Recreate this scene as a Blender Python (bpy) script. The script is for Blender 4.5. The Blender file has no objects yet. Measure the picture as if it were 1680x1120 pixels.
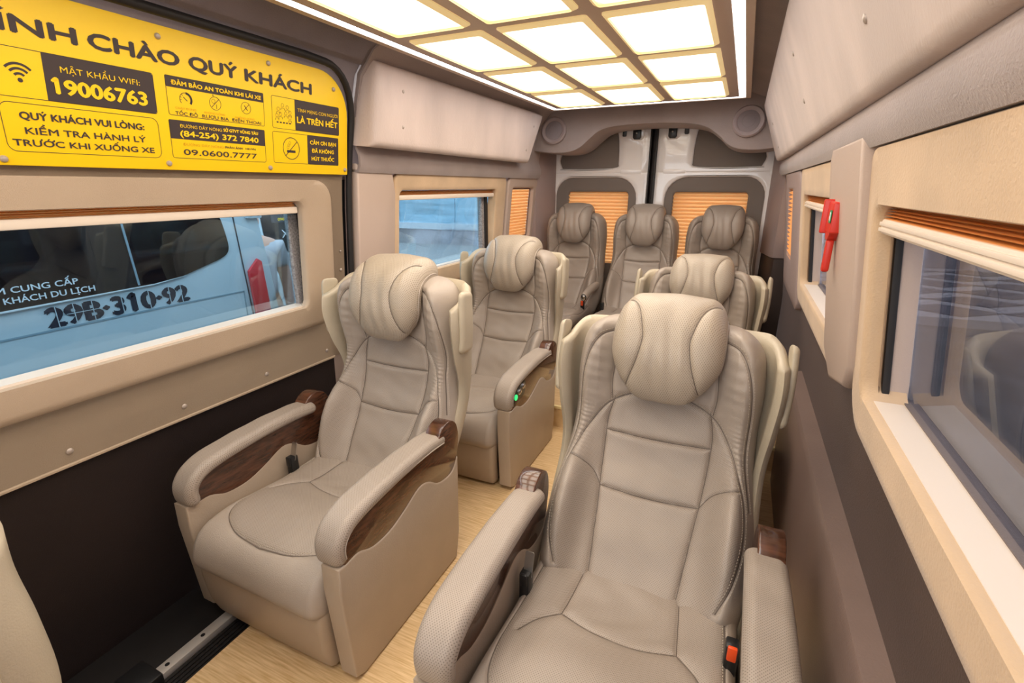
import bpy, bmesh, math, random
import numpy as np
from mathutils import Vector, Matrix
R = math.radians
random.seed(4); rng = np.random.default_rng(4)
scene = bpy.context.scene
col = scene.collection

# ------------------------------------------------------------------ camera, sky, lights, exposure
cd = bpy.data.cameras.new('camera'); cam = bpy.data.objects.new('camera', cd); col.objects.link(cam)
cam.location = (0, 0, 1.23); cam.rotation_euler = (R(72.2), 0, R(24.8))
cd.lens = 16.97; cd.sensor_width = 36; cd.clip_start = .02
scene.camera = cam
scene.view_settings.view_transform = 'Standard'; scene.view_settings.look = 'None'
scene.view_settings.gamma = 1; scene.view_settings.use_curve_mapping = False
scene.view_settings.exposure = 0.31
w = bpy.data.worlds.new('world'); scene.world = w; w.use_nodes = True
bg = w.node_tree.nodes['Background']; bg.inputs[0].default_value = (.86, .93, 1, 1); bg.inputs[1].default_value = 2.7
PANEL_EMIT = 4.8; STRIP_EMIT = 8.0

def area(name, loc, rot, sx, sy, power, color):
    l = bpy.data.lights.new(name, 'AREA'); l.shape = 'RECTANGLE'; l.size = sx; l.size_y = sy
    l.energy = power; l.color = color
    o = bpy.data.objects.new(name, l); o.location = loc; o.rotation_euler = rot; col.objects.link(o); return o
# daylight entering by the windscreen in front of the cabin
area('windscreen_daylight', (-.6, -1.42, 1.25), (R(80), 0, 0), 1.5, .7, 5, (1, .95, .90))

# ------------------------------------------------------------------ materials
MAT = {}
def mat(name, c, rough=.5, metal=0, bump=0, bscale=200, var=0, vscale=6, coat=0, spec=.5, stretch=None, detail=3, emit=None, es=0, sheen=0):
    m = bpy.data.materials.new(name); m.use_nodes = True; nt = m.node_tree; b = nt.nodes['Principled BSDF']
    b.inputs['Base Color'].default_value = (*c, 1); b.inputs['Roughness'].default_value = rough
    b.inputs['Metallic'].default_value = metal; b.inputs['Coat Weight'].default_value = coat
    b.inputs['Specular IOR Level'].default_value = spec; b.inputs['Sheen Weight'].default_value = sheen
    if emit: b.inputs['Emission Color'].default_value = (*emit, 1); b.inputs['Emission Strength'].default_value = es
    if bump or var:
        tc = nt.nodes.new('ShaderNodeTexCoord'); mp = nt.nodes.new('ShaderNodeMapping'); nt.links.new(tc.outputs['Object'], mp.inputs[0])
        if stretch: mp.inputs['Scale'].default_value = stretch
    if bump:
        n = nt.nodes.new('ShaderNodeTexNoise'); n.inputs['Scale'].default_value = bscale; n.inputs['Detail'].default_value = detail
        bp = nt.nodes.new('ShaderNodeBump'); bp.inputs['Strength'].default_value = bump; bp.inputs['Distance'].default_value = .002
        nt.links.new(mp.outputs[0], n.inputs['Vector']); nt.links.new(n.outputs['Fac'], bp.inputs['Height']); nt.links.new(bp.outputs[0], b.inputs['Normal'])
    if var:
        n = nt.nodes.new('ShaderNodeTexNoise'); n.inputs['Scale'].default_value = vscale; n.inputs['Detail'].default_value = 5
        nt.links.new(mp.outputs[0], n.inputs['Vector'])
        r = nt.nodes.new('ShaderNodeValToRGB'); r.color_ramp.elements[0].position = .35; r.color_ramp.elements[1].position = .65
        r.color_ramp.elements[0].color = (*[x*(1-var) for x in c], 1); r.color_ramp.elements[1].color = (*[min(1, x*(1+var)) for x in c], 1)
        nt.links.new(n.outputs['Fac'], r.inputs[0]); nt.links.new(r.outputs[0], b.inputs['Base Color'])
    MAT[name] = m; return m

def perforate(m, pitch=.0056):
    """rows of small punched holes, laid out in the UV map (metres)"""
    nt = m.node_tree; b = nt.nodes['Principled BSDF']; N = nt.nodes.new; L = nt.links.new
    uv = N('ShaderNodeUVMap'); uv.uv_map = 'UVMap'; ds = []
    for off in (0, .5):
        v = N('ShaderNodeVectorMath'); v.operation = 'MULTIPLY_ADD'; v.inputs[1].default_value = (1/pitch,)*3; v.inputs[2].default_value = (off, off, 0)
        L(uv.outputs[0], v.inputs[0])
        f = N('ShaderNodeVectorMath'); f.operation = 'FRACTION'; L(v.outputs[0], f.inputs[0])
        s = N('ShaderNodeVectorMath'); s.operation = 'SUBTRACT'; s.inputs[1].default_value = (.5, .5, 0); L(f.outputs[0], s.inputs[0])
        l = N('ShaderNodeVectorMath'); l.operation = 'LENGTH'; L(s.outputs[0], l.inputs[0]); ds.append(l)
    mn = N('ShaderNodeMath'); mn.operation = 'MINIMUM'; L(ds[0].outputs['Value'], mn.inputs[0]); L(ds[1].outputs['Value'], mn.inputs[1])
    mr = N('ShaderNodeMapRange'); mr.inputs[1].default_value = .10; mr.inputs[2].default_value = .2; mr.inputs[3].default_value = .30; mr.inputs[4].default_value = 1
    L(mn.outputs[0], mr.inputs[0])
    mx = N('ShaderNodeMix'); mx.data_type = 'RGBA'; mx.inputs[6].default_value = (.10, .07, .05, 1)
    src = b.inputs['Base Color'].links[0].from_socket if b.inputs['Base Color'].is_linked else None
    if src: L(src, mx.inputs[7])
    else: mx.inputs[7].default_value = b.inputs['Base Color'].default_value
    L(mr.outputs[0], mx.inputs[0]); L(mx.outputs[2], b.inputs['Base Color'])

LEA = (.385, .325, .275); CRM = (.49, .425, .32)
mat('leather', LEA, .42, bump=.35, bscale=420, var=.05, vscale=5)
mat('leather_perforated', LEA, .44, bump=.35, bscale=420, var=.05, vscale=5); perforate(MAT['leather_perforated'])
mat('leather_dimmed', (.335, .28, .24), .42, bump=.35, bscale=420, var=.05, vscale=5)  # same leather made darker, the rear row's weaker light put into the colour
mat('leather_cream', CRM, .38, bump=.3, bscale=350, var=.06, vscale=5)
mat('leather_cream_perforated', (.46, .39, .31), .4, bump=.3, bscale=420, var=.05, vscale=5); perforate(MAT['leather_cream_perforated'])
mat('leather_side', (.43, .345, .265), .42, bump=.3, bscale=350, var=.06, vscale=5)
mat('thread', (.52, .45, .36), .8)
mat('piping', (.14, .11, .09), .6)  # piping, and the painted shade of the seam grooves
mat('wood', (.085, .032, .016), .22, coat=.6, var=.45, vscale=14, stretch=(1, 1.5, 9))
mat('black_plastic', (.012, .012, .013), .35)
mat('rubber', (.012, .010, .010), .6)
mat('orange_button', (.9, .09, .015), .35)
mat('green_light', (.02, .5, .1), .3, emit=(.05, 1, .25), es=.8)
mat('chrome', (.75, .75, .76), .15, 1)
mat('steel', (.55, .53, .5), .35, 1)
mat('aluminium', (.62, .58, .54), .45, .35)
mat('screw_cap', (.45, .38, .33), .4, .3)
mat('door_panel', (.47, .36, .26), .48, bump=.5, bscale=500, var=.05, vscale=3)
mat('dark_panel', (.040, .026, .023), .5, bump=.6, bscale=350, var=.1, vscale=3)
mat('taupe_panel', (.135, .090, .070), .42, bump=.5, bscale=300, var=.06, vscale=4)
mat('brown_panel', (.20, .14, .12), .35, bump=.3, bscale=300, var=.06)
mat('headliner', (.34, .28, .27), .85, bump=.7, bscale=260, var=.08, vscale=5, sheen=.2)
mat('suede', (.58, .475, .435), .8, bump=.5, bscale=240, var=.10, vscale=5, stretch=(1, 1, .35), sheen=.2)
mat('suede_tan', (.60, .43, .275), .8, bump=.5, bscale=240, var=.10, vscale=5, sheen=.2)
mat('pillar_plastic', (.52, .41, .35), .45, bump=.3, bscale=500)
mat('mauve_plastic', (.36, .28, .27), .5, bump=.3, bscale=500)
mat('sill_grey', (.16, .13, .125), .7, bump=.5, bscale=300)
mat('felt', (.32, .30, .30), .95, bump=1, bscale=600, var=.3, vscale=150)
mat('door_paint', (.88, .84, .83), .22, coat=.6)
mat('door_upholstery', (.20, .165, .145), .75, bump=.4, bscale=400)
m = mat('blind_cloth', (1, .70, .36), .7); nt = m.node_tree; b = nt.nodes['Principled BSDF']
tl = nt.nodes.new('ShaderNodeBsdfTranslucent'); tl.inputs[0].default_value = (1, .74, .38, 1); mx = nt.nodes.new('ShaderNodeMixShader'); mx.inputs[0].default_value = .62
nt.links.new(b.outputs[0], mx.inputs[1]); nt.links.new(tl.outputs[0], mx.inputs[2]); nt.links.new(mx.outputs[0], nt.nodes['Material Output'].inputs[0])
mat('blind_rail', (.80, .70, .60), .4)
mat('speaker_plastic', (.36, .29, .29), .45)
mat('speaker_mesh', (.30, .25, .26), .7, bump=1, bscale=900)
mat('frame_gold', (.88, .72, .38), .5)
mat('panel_bevel_glow', (.88, .74, .42), .45, emit=(1, .74, .34), es=.30)   # bevel frames, glow added to imitate light caught from the neighbouring panels
mat('ceiling_board', (.50, .38, .30), .6, bump=.4, bscale=250)
mat('ceiling_trim', (.55, .44, .36), .6, bump=.4, bscale=250)
mat('light_panel', (.9, .85, .75), .5, emit=(1, .87, .68), es=PANEL_EMIT)
nt = MAT['light_panel'].node_tree; at_ = nt.nodes.new('ShaderNodeAttribute'); at_.attribute_name = 'glow'
mm = nt.nodes.new('ShaderNodeMath'); mm.operation = 'MULTIPLY'; mm.inputs[1].default_value = PANEL_EMIT*1.12
nt.links.new(at_.outputs['Fac'], mm.inputs[0]); nt.links.new(mm.outputs[0], nt.nodes['Principled BSDF'].inputs['Emission Strength'])
cr = nt.nodes.new('ShaderNodeValToRGB'); cr.color_ramp.elements[0].color = (1, .66, .40, 1); cr.color_ramp.elements[1].color = (1, .91, .78, 1)
cr.color_ramp.elements[0].position = .1; nt.links.new(at_.outputs['Fac'], cr.inputs[0]); nt.links.new(cr.outputs[0], nt.nodes['Principled BSDF'].inputs['Emission Color'])
mat('light_strip', (.9, .9, .9), .5, emit=(.80, .90, 1), es=STRIP_EMIT)
mat('yellow_board', (1, .65, .004), .45)
mat('sign_black', (.045, .03, .03), .5)
mat('sign_faint', (.70, .38, .006), .5)
mat('hammer_red', (.62, .03, .015), .35)
mat('white_print', (.85, .87, .88), .5)
mat('van_paint', (.66, .74, .78), .25, coat=.5)
mat('van_paint_shadow', (.30, .40, .46), .4)
mat('van_glass', (.008, .006, .008), .06)
mat('van_print_dark', (.03, .03, .045), .5)
mat('tail_red', (.75, .012, .03), .15, coat=.5)
mat('concrete', (.42, .39, .42), .9, bump=1, bscale=14, var=.35, vscale=1.2)
mat('white_band', (.72, .74, .78), .7)
mat('shutter_blue', (.40, .60, .72), .6, var=.22, vscale=2, stretch=(.3, .3, 4))
mat('asphalt', (.16, .15, .15), .9, bump=1, bscale=20, var=.2, vscale=3)
mat('paver_light', (.46, .43, .43), .8); mat('paver_dark', (.15, .14, .16), .8)
mat('skin', (.55, .27, .18), .5); mat('hair', (.02, .015, .012), .7); mat('shirt', (.40, .38, .40), .9); mat('khaki', (.35, .25, .08), .9)
mat('slate_blue', (.3, .4, .5), .6)

# laminate floor
m = mat('laminate', (.62, .42, .23), .32); nt = m.node_tree; b = nt.nodes['Principled BSDF']
tc = nt.nodes.new('ShaderNodeTexCoord'); mp = nt.nodes.new('ShaderNodeMapping'); mp.inputs['Scale'].default_value = (1.2, 22, 1)
mp.inputs['Rotation'].default_value = (0, 0, R(6))
n1 = nt.nodes.new('ShaderNodeTexNoise'); n1.inputs['Scale'].default_value = 9; n1.inputs['Detail'].default_value = 6
rp = nt.nodes.new('ShaderNodeValToRGB'); rp.color_ramp.elements[0].position = .3; rp.color_ramp.elements[1].position = .7
rp.color_ramp.elements[0].color = (.56, .36, .16, 1); rp.color_ramp.elements[1].color = (.82, .61, .36, 1)
nt.links.new(tc.outputs['Object'], mp.inputs[0]); nt.links.new(mp.outputs[0], n1.inputs['Vector']); nt.links.new(n1.outputs['Fac'], rp.inputs[0]); nt.links.new(rp.outputs[0], b.inputs['Base Color'])

# glass: thin tinted pane
def glass(name, tint, refl=1.0):
    m = bpy.data.materials.new(name); m.use_nodes = True; nt = m.node_tree; nt.nodes.clear(); N = nt.nodes.new; L = nt.links.new
    t = N('ShaderNodeBsdfTransparent'); t.inputs[0].default_value = (*tint, 1)
    g = N('ShaderNodeBsdfGlossy'); g.inputs['Roughness'].default_value = .005; g.inputs[0].default_value = (1, 1, 1, 1)
    fr = N('ShaderNodeFresnel'); fr.inputs[0].default_value = 1.5
    mu = N('ShaderNodeMath'); mu.operation = 'MULTIPLY'; mu.inputs[1].default_value = refl; mu.use_clamp = True
    mx = N('ShaderNodeMixShader'); o = N('ShaderNodeOutputMaterial')
    L(fr.outputs[0], mu.inputs[0]); L(mu.outputs[0], mx.inputs[0]); L(t.outputs[0], mx.inputs[1]); L(g.outputs[0], mx.inputs[2]); L(mx.outputs[0], o.inputs[0])
    MAT[name] = m
glass('window_glass', (.74, .91, 1.0), .8)
glass('window_glass_film', (.68, .68, .74), .9)

# ------------------------------------------------------------------ helpers
def props(o, label=None, cat=None, group=None, kind=None):
    if label: o['label'] = label
    if cat: o['category'] = cat
    if group: o['group'] = group
    if kind: o['kind'] = kind
    return o
def empty(name, loc=(0, 0, 0), rz=0):
    o = bpy.data.objects.new(name, None); o.location = loc; o.rotation_euler.z = rz; o.empty_display_size = .1; col.objects.link(o); return o
def link(name, me, parent=None):
    o = bpy.data.objects.new(name, me); col.objects.link(o)
    if parent: o.parent = parent
    return o
def from_bm(name, bm, m, parent=None, smooth=False, sharp=40):
    me = bpy.data.meshes.new(name); bm.normal_update()
    if smooth:
        for f in bm.faces: f.smooth = True
        for e in bm.edges:
            if len(e.link_faces) == 2 and e.calc_face_angle(0) > R(sharp): e.smooth = False
    bm.to_mesh(me); bm.free(); me.materials.append(MAT[m]); return link(name, me, parent)
def box(name, m, lo, hi, parent=None, bev=.004, seg=2):
    bm = bmesh.new(); bmesh.ops.create_cube(bm, size=1)
    for v in bm.verts: v.co = Vector([lo[i] + (v.co[i]+.5)*(hi[i]-lo[i]) for i in range(3)])
    if bev: bmesh.ops.bevel(bm, geom=bm.edges[:], offset=bev, segments=seg, affect='EDGES', profile=.5)
    return from_bm(name, bm, m, parent, smooth=bool(bev))
def prism(name, m, poly, a0, a1, frame, parent=None, bev=0, seg=2, smooth=True):
    """poly (p,q) extruded along a; frame(p,q,a)->xyz"""
    bm = bmesh.new()
    A = [bm.verts.new(frame(p, q, a0)) for p, q in poly]; B = [bm.verts.new(frame(p, q, a1)) for p, q in poly]
    fa = bm.faces.new(A); fb = bm.faces.new(B[::-1])
    n = len(poly)
    for i in range(n): bm.faces.new((A[i], B[i], B[(i+1) % n], A[(i+1) % n]))
    bmesh.ops.recalc_face_normals(bm, faces=bm.faces[:])
    if bev:
        es = set(fa.edges) | set(fb.edges)
        bmesh.ops.bevel(bm, geom=list(es), offset=bev, segments=seg, affect='EDGES', profile=.5, clamp_overlap=True)
    return from_bm(name, bm, m, parent, smooth=smooth)
def rrect(y0, y1, z0, z1, r, n=6, rs=None):
    rs = rs or (r,)*4   # corners: (y0,z0),(y1,z0),(y1,z1),(y0,z1)
    out = []
    for (cy, cz, a0), rr in zip(((y0, z0, 180), (y1, z0, 270), (y1, z1, 0), (y0, z1, 90)), rs):
        sy = 1 if cy == y0 else -1; sz = 1 if cz == z0 else -1
        for i in range(n+1):
            a = R(a0 + 90*i/n); out.append((cy+sy*rr+rr*math.cos(a), cz+sz*rr+rr*math.sin(a)))
    return out
def tube(name, m, pts, r, parent=None, n=8, closed=False):
    bm = bmesh.new(); pts = [Vector(p) for p in pts]; rings = []
    prev = None
    for i, p in enumerate(pts):
        t = (pts[(i+1) % len(pts)] - pts[i-1]) if closed or 0 < i < len(pts)-1 else (pts[1]-pts[0] if i == 0 else pts[-1]-pts[-2])
        t.normalize(); a = prev if prev is not None else Vector((0, 0, 1) if abs(t.z) < .9 else (1, 0, 0))
        x = (a - t*a.dot(t)).normalized(); prev = x; y = t.cross(x)
        rings.append([bm.verts.new(p + x*r*math.cos(2*math.pi*k/n) + y*r*math.sin(2*math.pi*k/n)) for k in range(n)])
    for i in range(len(rings) if closed else len(rings)-1):
        A, B = rings[i], rings[(i+1) % len(rings)]
        for k in range(n): bm.faces.new((A[k], A[(k+1) % n], B[(k+1) % n], B[k]))
    if not closed: bm.faces.new(rings[0][::-1]); bm.faces.new(rings[-1])
    bmesh.ops.recalc_face_normals(bm, faces=bm.faces[:])
    return from_bm(name, bm, m, parent, smooth=True, sharp=60)
def lathe(name, m, prof, frame, parent=None, n=32):
    """prof [(r,h)] about the axis; frame(x,y,h)->xyz"""
    bm = bmesh.new(); rings = []
    for r, h in prof: rings.append([bm.verts.new(frame(r*math.cos(2*math.pi*k/n), r*math.sin(2*math.pi*k/n), h)) for k in range(n)])
    for A, B in zip(rings, rings[1:]):
        for k in range(n): bm.faces.new((A[k], A[(k+1) % n], B[(k+1) % n], B[k]))
    bm.faces.new(rings[0]); bm.faces.new(rings[-1])
    bmesh.ops.recalc_face_normals(bm, faces=bm.faces[:])
    return from_bm(name, bm, m, parent, smooth=True)
def text(name, m, s, origin, size_h, width, X, Y, parent=None, bold=0.0, off=.0009):
    """flat lettering: left end of the baseline at origin, capitals size_h tall, scaled to the given width"""
    horned = {'Ơ': 'O', 'Ớ': 'Ó', 'Ờ': 'Ò', 'Ợ': 'Ọ', 'Ở': 'Ỏ'}; src = s; s = ''.join(horned.get(c, c) for c in s)
    cu = bpy.data.curves.new(name, 'FONT'); cu.body = s; cu.size = 1; cu.resolution_u = 3
    o = bpy.data.objects.new(name, cu); col.objects.link(o)
    dg = bpy.context.evaluated_depsgraph_get(); me = bpy.data.meshes.new_from_object(o.evaluated_get(dg))
    # horns on the Vietnamese letters and the flag of the numeral one, missing from the built-in face
    extra = []
    for i, c in enumerate(src):
        if c in horned or c == '1':
            cu.body = s[:i+1]; bpy.context.view_layer.update(); m1 = bpy.data.meshes.new_from_object(o.evaluated_get(bpy.context.evaluated_depsgraph_get()))
            x1_ = max(v.co.x for v in m1.vertices)
            if c == '1': extra.append([(x1_-.10, .73), (x1_-.01, .73), (x1_-.01, .64), (x1_-.20, .53), (x1_-.20, .61)])
            else: extra.append([(x1_-.13, .64), (x1_-.02, .70), (x1_+.0, .80), (x1_+.08, .80), (x1_+.06, .66), (x1_-.04, .56)])
    if extra:
        bm = bmesh.new(); bm.from_mesh(me)
        for pl in extra: bm.faces.new([bm.verts.new((a, b, .0002)) for a, b in pl][::-1])
        bmesh.ops.triangulate(bm, faces=bm.faces[:]); bm.to_mesh(me); bm.free()
    bpy.data.objects.remove(o)
    co = np.zeros(len(me.vertices)*3); me.vertices.foreach_get('co', co); co = co.reshape(-1, 3)
    x0, x1 = co[:, 0].min(), co[:, 0].max(); cap = .73
    X = Vector(X).normalized(); Y = Vector(Y).normalized(); Z = X.cross(Y)
    u = (co[:, 0]-x0)/(x1-x0)*width; v = co[:, 1]/cap*size_h
    O = np.array(origin) + off*np.array(Z)
    P = O[None] + u[:, None]*np.array(X)[None] + v[:, None]*np.array(Y)[None]
    me.vertices.foreach_set('co', P.astype(np.float32).ravel()); me.update()
    if bold:
        b_ = bold*size_h/cap; bm = bmesh.new()
        for k, (du, dv) in enumerate(((0, 0), (b_, 0), (-b_, 0), (0, b_*.7), (0, -b_*.7))):
            n0 = len(bm.verts); bm.from_mesh(me); bm.verts.ensure_lookup_table()
            d = X*du+Y*dv+Z*(.00002*k)
            for q in bm.verts[n0:]: q.co += d
        bm.to_mesh(me); bm.free()
    me.materials.clear(); me.materials.append(MAT[m]); me.name = name
    return link(name, me, parent)
def copy_tree(o, parent=None):
    c = o.copy(); col.objects.link(c)
    if parent is not None: c.parent = parent
    for ch in list(o.children): copy_tree(ch, c)
    return c

# ------------------------------------------------------------------ upholstery builder
def csp(P, n):
    """smooth resampling of a polyline by arc length (Catmull-Rom)"""
    P = np.array(P, float); out = []
    Q = np.vstack([2*P[0]-P[1], P, 2*P[-1]-P[-2]])
    for i in range(len(P)-1):
        p0, p1, p2, p3 = Q[i:i+4]
        for t in np.linspace(0, 1, 16, endpoint=False):
            out.append(.5*((2*p1)+(-p0+p2)*t+(2*p0-5*p1+4*p2-p3)*t*t+(-p0+3*p1-3*p2+p3)*t**3))
    out.append(P[-1]); out = np.array(out); s = np.r_[0, np.cumsum(np.linalg.norm(np.diff(out, axis=0), axis=1))]
    return out, s
class Spine:
    """curve in the YZ plane; normal = left-hand forward/up side"""
    def __init__(self, pts, flip=1):
        self.c, self.s = csp(pts, 0); self.L = self.s[-1]; self.flip = flip
        d = np.gradient(self.c, self.s+1e-9*np.arange(len(self.s)), axis=0); d /= np.linalg.norm(d, axis=1)[:, None]
        k = np.ones(9)/9
        d = np.stack([np.convolve(np.pad(d[:, i], 4, mode='edge'), k, 'valid') for i in (0, 1)], 1); d /= np.linalg.norm(d, axis=1)[:, None]
        self.d = d
    def at(self, U, V, H):
        y = np.interp(V, self.s, self.c[:, 0]); z = np.interp(V, self.s, self.c[:, 1])
        dy = np.interp(V, self.s, self.d[:, 0]); dz = np.interp(V, self.s, self.d[:, 1])
        ny, nz = -dz*self.flip, dy*self.flip
        return np.stack([U, y+H*ny, z+H*nz], -1)
def segdist(U, V, pl):
    D = np.full(U.shape, 9.)
    for (a, b), (c, d) in zip(pl, pl[1:]):
        dx, dy = c-a, d-b; L2 = dx*dx+dy*dy+1e-12
        t = np.clip(((U-a)*dx+(V-b)*dy)/L2, 0, 1); D = np.minimum(D, np.hypot(U-a-t*dx, V-b-t*dy))
    return D
def smoothline(pl, k=3):
    c, s = csp(pl, 0); return [tuple(c[i]) for i in range(0, len(c), k)] + [tuple(c[-1])]
def mirror(pl): return [(-a, b) for a, b in pl]
def fine(n, soft=.35):
    t = np.linspace(-1, 1, n); return (1-soft)*t + soft*np.sin(t*math.pi/2)
def pad(name, parent, at, L, wf, tf, tb, nu, nv, re=.03, seams=(), ga=.004, gb=.006, hf=None, mats=('leather',), matf=None, split=None, cf=None, rv=None, gw=.0028, gws=.014):
    """padded panel: lateral half width wf(V), thickness tf in front and tb behind the spine, rolled edges, sewn-in seams"""
    S, T = np.meshgrid(fine(nu, .5), (fine(nv, .5)+1)/2)
    V = T*L; W = wf(V); C0 = cf(V) if cf is not None else 0; U = C0 + S*W
    rv = rv or re
    eu = np.clip((1-np.abs(S))*W/re, 0, 1); ev = np.clip(np.minimum(V, L-V)/rv, 0, 1)
    E = np.sqrt(np.clip(1-(1-eu)**2, 0, 1))*np.sqrt(np.clip(1-(1-ev)**2, 0, 1))
    G = np.zeros_like(U)
    for pl in seams:
        d = segdist(U, V, pl); G = np.maximum(G, ga*np.exp(-(d/gw)**2)+gb*np.exp(-(d/gws)**2))
    H = tf*np.ones_like(U) + (hf(U, V, S) if hf else 0) - G
    F = at(U, V, H*E); Bk = at(U, V, -tb*E)
    nvv, nuu = U.shape; idx = np.arange(nvv*nuu).reshape(nvv, nuu)
    q = np.stack([idx[:-1, :-1], idx[:-1, 1:], idx[1:, 1:], idx[1:, :-1]], -1).reshape(-1, 4)
    uc = (U[:-1, :-1]+U[1:, 1:]).ravel()/2; vc = (V[:-1, :-1]+V[1:, 1:]).ravel()/2
    mi = matf(uc, vc) if matf else np.zeros(len(q), int)
    uvs = np.stack([U.ravel(), V.ravel()], -1)
    # back: share border vertices with the front, every second vertex only would leave cracks, so same grid
    bi = np.where((np.arange(nvv)[:, None] % (nvv-1) == 0) | (np.arange(nuu)[None] % (nuu-1) == 0), idx, idx+nvv*nuu)
    qb = np.stack([bi[:-1, :-1], bi[1:, :-1], bi[1:, 1:], bi[:-1, 1:]], -1).reshape(-1, 4)
    P = np.vstack([F.reshape(-1, 3), Bk.reshape(-1, 3)]); UVv = np.vstack([uvs, uvs])
    lab = split(uc, vc) if split else np.zeros(len(q), int)
    objs = []
    def mk(nm, Q, MI, par, ml):
        used = np.unique(Q); remap = np.zeros(len(P), int); remap[used] = np.arange(len(used))
        me = bpy.data.meshes.new(nm); Qr = remap[Q]
        me.vertices.add(len(used)); me.vertices.foreach_set('co', P[used].astype(np.float32).ravel())
        me.loops.add(Qr.size); me.loops.foreach_set('vertex_index', Qr.ravel().astype(np.int32))
        me.polygons.add(len(Qr)); me.polygons.foreach_set('loop_start', np.arange(0, Qr.size, 4, dtype=np.int32))
        me.polygons.foreach_set('material_index', MI.astype(np.int32)); me.polygons.foreach_set('use_smooth', np.ones(len(Qr), bool))
        me.update(calc_edges=True)
        ul = me.uv_layers.new(name='UVMap'); ul.data.foreach_set('uv', UVv[Q.ravel()].astype(np.float32).ravel())
        for k in ml: me.materials.append(MAT[k])
        me.validate(); o = link(nm, me, par); objs.append(o); return o
    base = lab == 0
    root = mk(name, np.vstack([q[base], qb]), np.r_[mi[base], np.full(len(qb), 0)], parent, mats)
    for k in sorted(set(lab.tolist()) - {0}):
        s = lab == k; mk('insert_panel', q[s], mi[s], root, mats)
    def surf(u, v, lift=.0006):
        u = np.array(u); v = np.array(v); Wv = wf(v); cc = cf(v) if cf is not None else 0; s = (u-cc)/Wv
        eu = np.clip((1-np.abs(s))*Wv/re, 0, 1); ev = np.clip(np.minimum(v, L-v)/rv, 0, 1)
        E = np.sqrt(np.clip(1-(1-eu)**2, 0, 1))*np.sqrt(np.clip(1-(1-ev)**2, 0, 1)); G = np.zeros_like(u)
        for pl in seams:
            d = segdist(u, v, pl); G = np.maximum(G, ga*np.exp(-(d/gw)**2)+gb*np.exp(-(d/gws)**2))
        return at(u, v, (tf+(hf(u, v, s) if hf else 0)-G)*E+lift)
    return root, surf
def offset_line(pl, d):
    P = np.array(pl); t = np.gradient(P, axis=0); t /= np.linalg.norm(t, axis=1)[:, None]+1e-9
    return P + d*np.stack([-t[:, 1], t[:, 0]], -1)
def stitches(name, parent, surf, lines, m='thread', dash=.0042, gap=.0030, wd=.0006):
    V, Fc = [], []
    for pl in lines:
        P = np.array(pl); s = np.r_[0, np.cumsum(np.linalg.norm(np.diff(P, axis=0), axis=1))]
        st = np.arange(0, s[-1]-dash, dash+gap)
        a = np.stack([np.interp(st, s, P[:, i]) for i in (0, 1)]); b = np.stack([np.interp(st+dash, s, P[:, i]) for i in (0, 1)])
        A = surf(a[0], a[1]); B = surf(b[0], b[1]); M = (A+B)/2
        A0 = surf(a[0], a[1], -.001); nrm = A-A0; nrm /= np.linalg.norm(nrm, axis=1)[:, None]+1e-9
        t = B-A; t /= np.linalg.norm(t, axis=1)[:, None]+1e-9; x = np.cross(t, nrm)*wd
        for i in range(len(A)):
            k = len(V); V += [A[i]-x[i], A[i]+x[i], B[i]+x[i], B[i]-x[i], M[i]+nrm[i]*.0007-x[i]*.5, M[i]+nrm[i]*.0007+x[i]*.5]
            Fc += [(k, k+1, k+5, k+4), (k+4, k+5, k+2, k+3), (k, k+4, k+3), (k+1, k+2, k+5)]
    me = bpy.data.meshes.new(name); me.from_pydata([tuple(map(float, v)) for v in V], [], Fc); me.materials.append(MAT[m])
    o = link(name, me, parent); o['kind'] = 'stuff'; return o
def ribbon(name, parent, surf, lines, wd=.0009, lift=.0019, m='piping'):  # dark ribbons that paint the shade lying in the seam grooves
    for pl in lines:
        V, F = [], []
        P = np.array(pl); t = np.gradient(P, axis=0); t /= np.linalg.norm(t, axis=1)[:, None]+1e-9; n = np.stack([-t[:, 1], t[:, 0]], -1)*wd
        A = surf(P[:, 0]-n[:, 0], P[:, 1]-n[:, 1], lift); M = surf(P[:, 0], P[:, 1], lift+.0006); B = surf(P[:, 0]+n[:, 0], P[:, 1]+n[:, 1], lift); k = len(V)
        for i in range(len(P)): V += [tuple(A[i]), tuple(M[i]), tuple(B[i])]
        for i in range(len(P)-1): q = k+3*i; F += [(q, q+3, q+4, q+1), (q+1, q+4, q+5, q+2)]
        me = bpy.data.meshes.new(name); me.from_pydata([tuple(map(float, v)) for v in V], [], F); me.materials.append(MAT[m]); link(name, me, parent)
def ip(xs, ys):
    xs = np.array(xs); ys = np.array(ys)
    def f(v):
        # monotone smooth interpolation
        v = np.asarray(v, float); i = np.clip(np.searchsorted(xs, v)-1, 0, len(xs)-2)
        t = np.clip((v-xs[i])/(xs[i+1]-xs[i]), 0, 1); m = np.gradient(ys, xs); h = xs[i+1]-xs[i]
        return (2*t**3-3*t**2+1)*ys[i]+(t**3-2*t**2+t)*h*m[i]+(-2*t**3+3*t**2)*ys[i+1]+(t**3-t**2)*h*m[i+1]
    return f
def cornered(f, L, r0, r1):
    def g(v):
        v = np.asarray(v, float); W = f(v)
        a = np.clip(r0-v, 0, r0); b = np.clip(r1-(L-v), 0, r1)
        return W - (r0-np.sqrt(np.maximum(r0**2-a**2, 0))) - (r1-np.sqrt(np.maximum(r1**2-b**2, 0)))+.002
    return g

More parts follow.
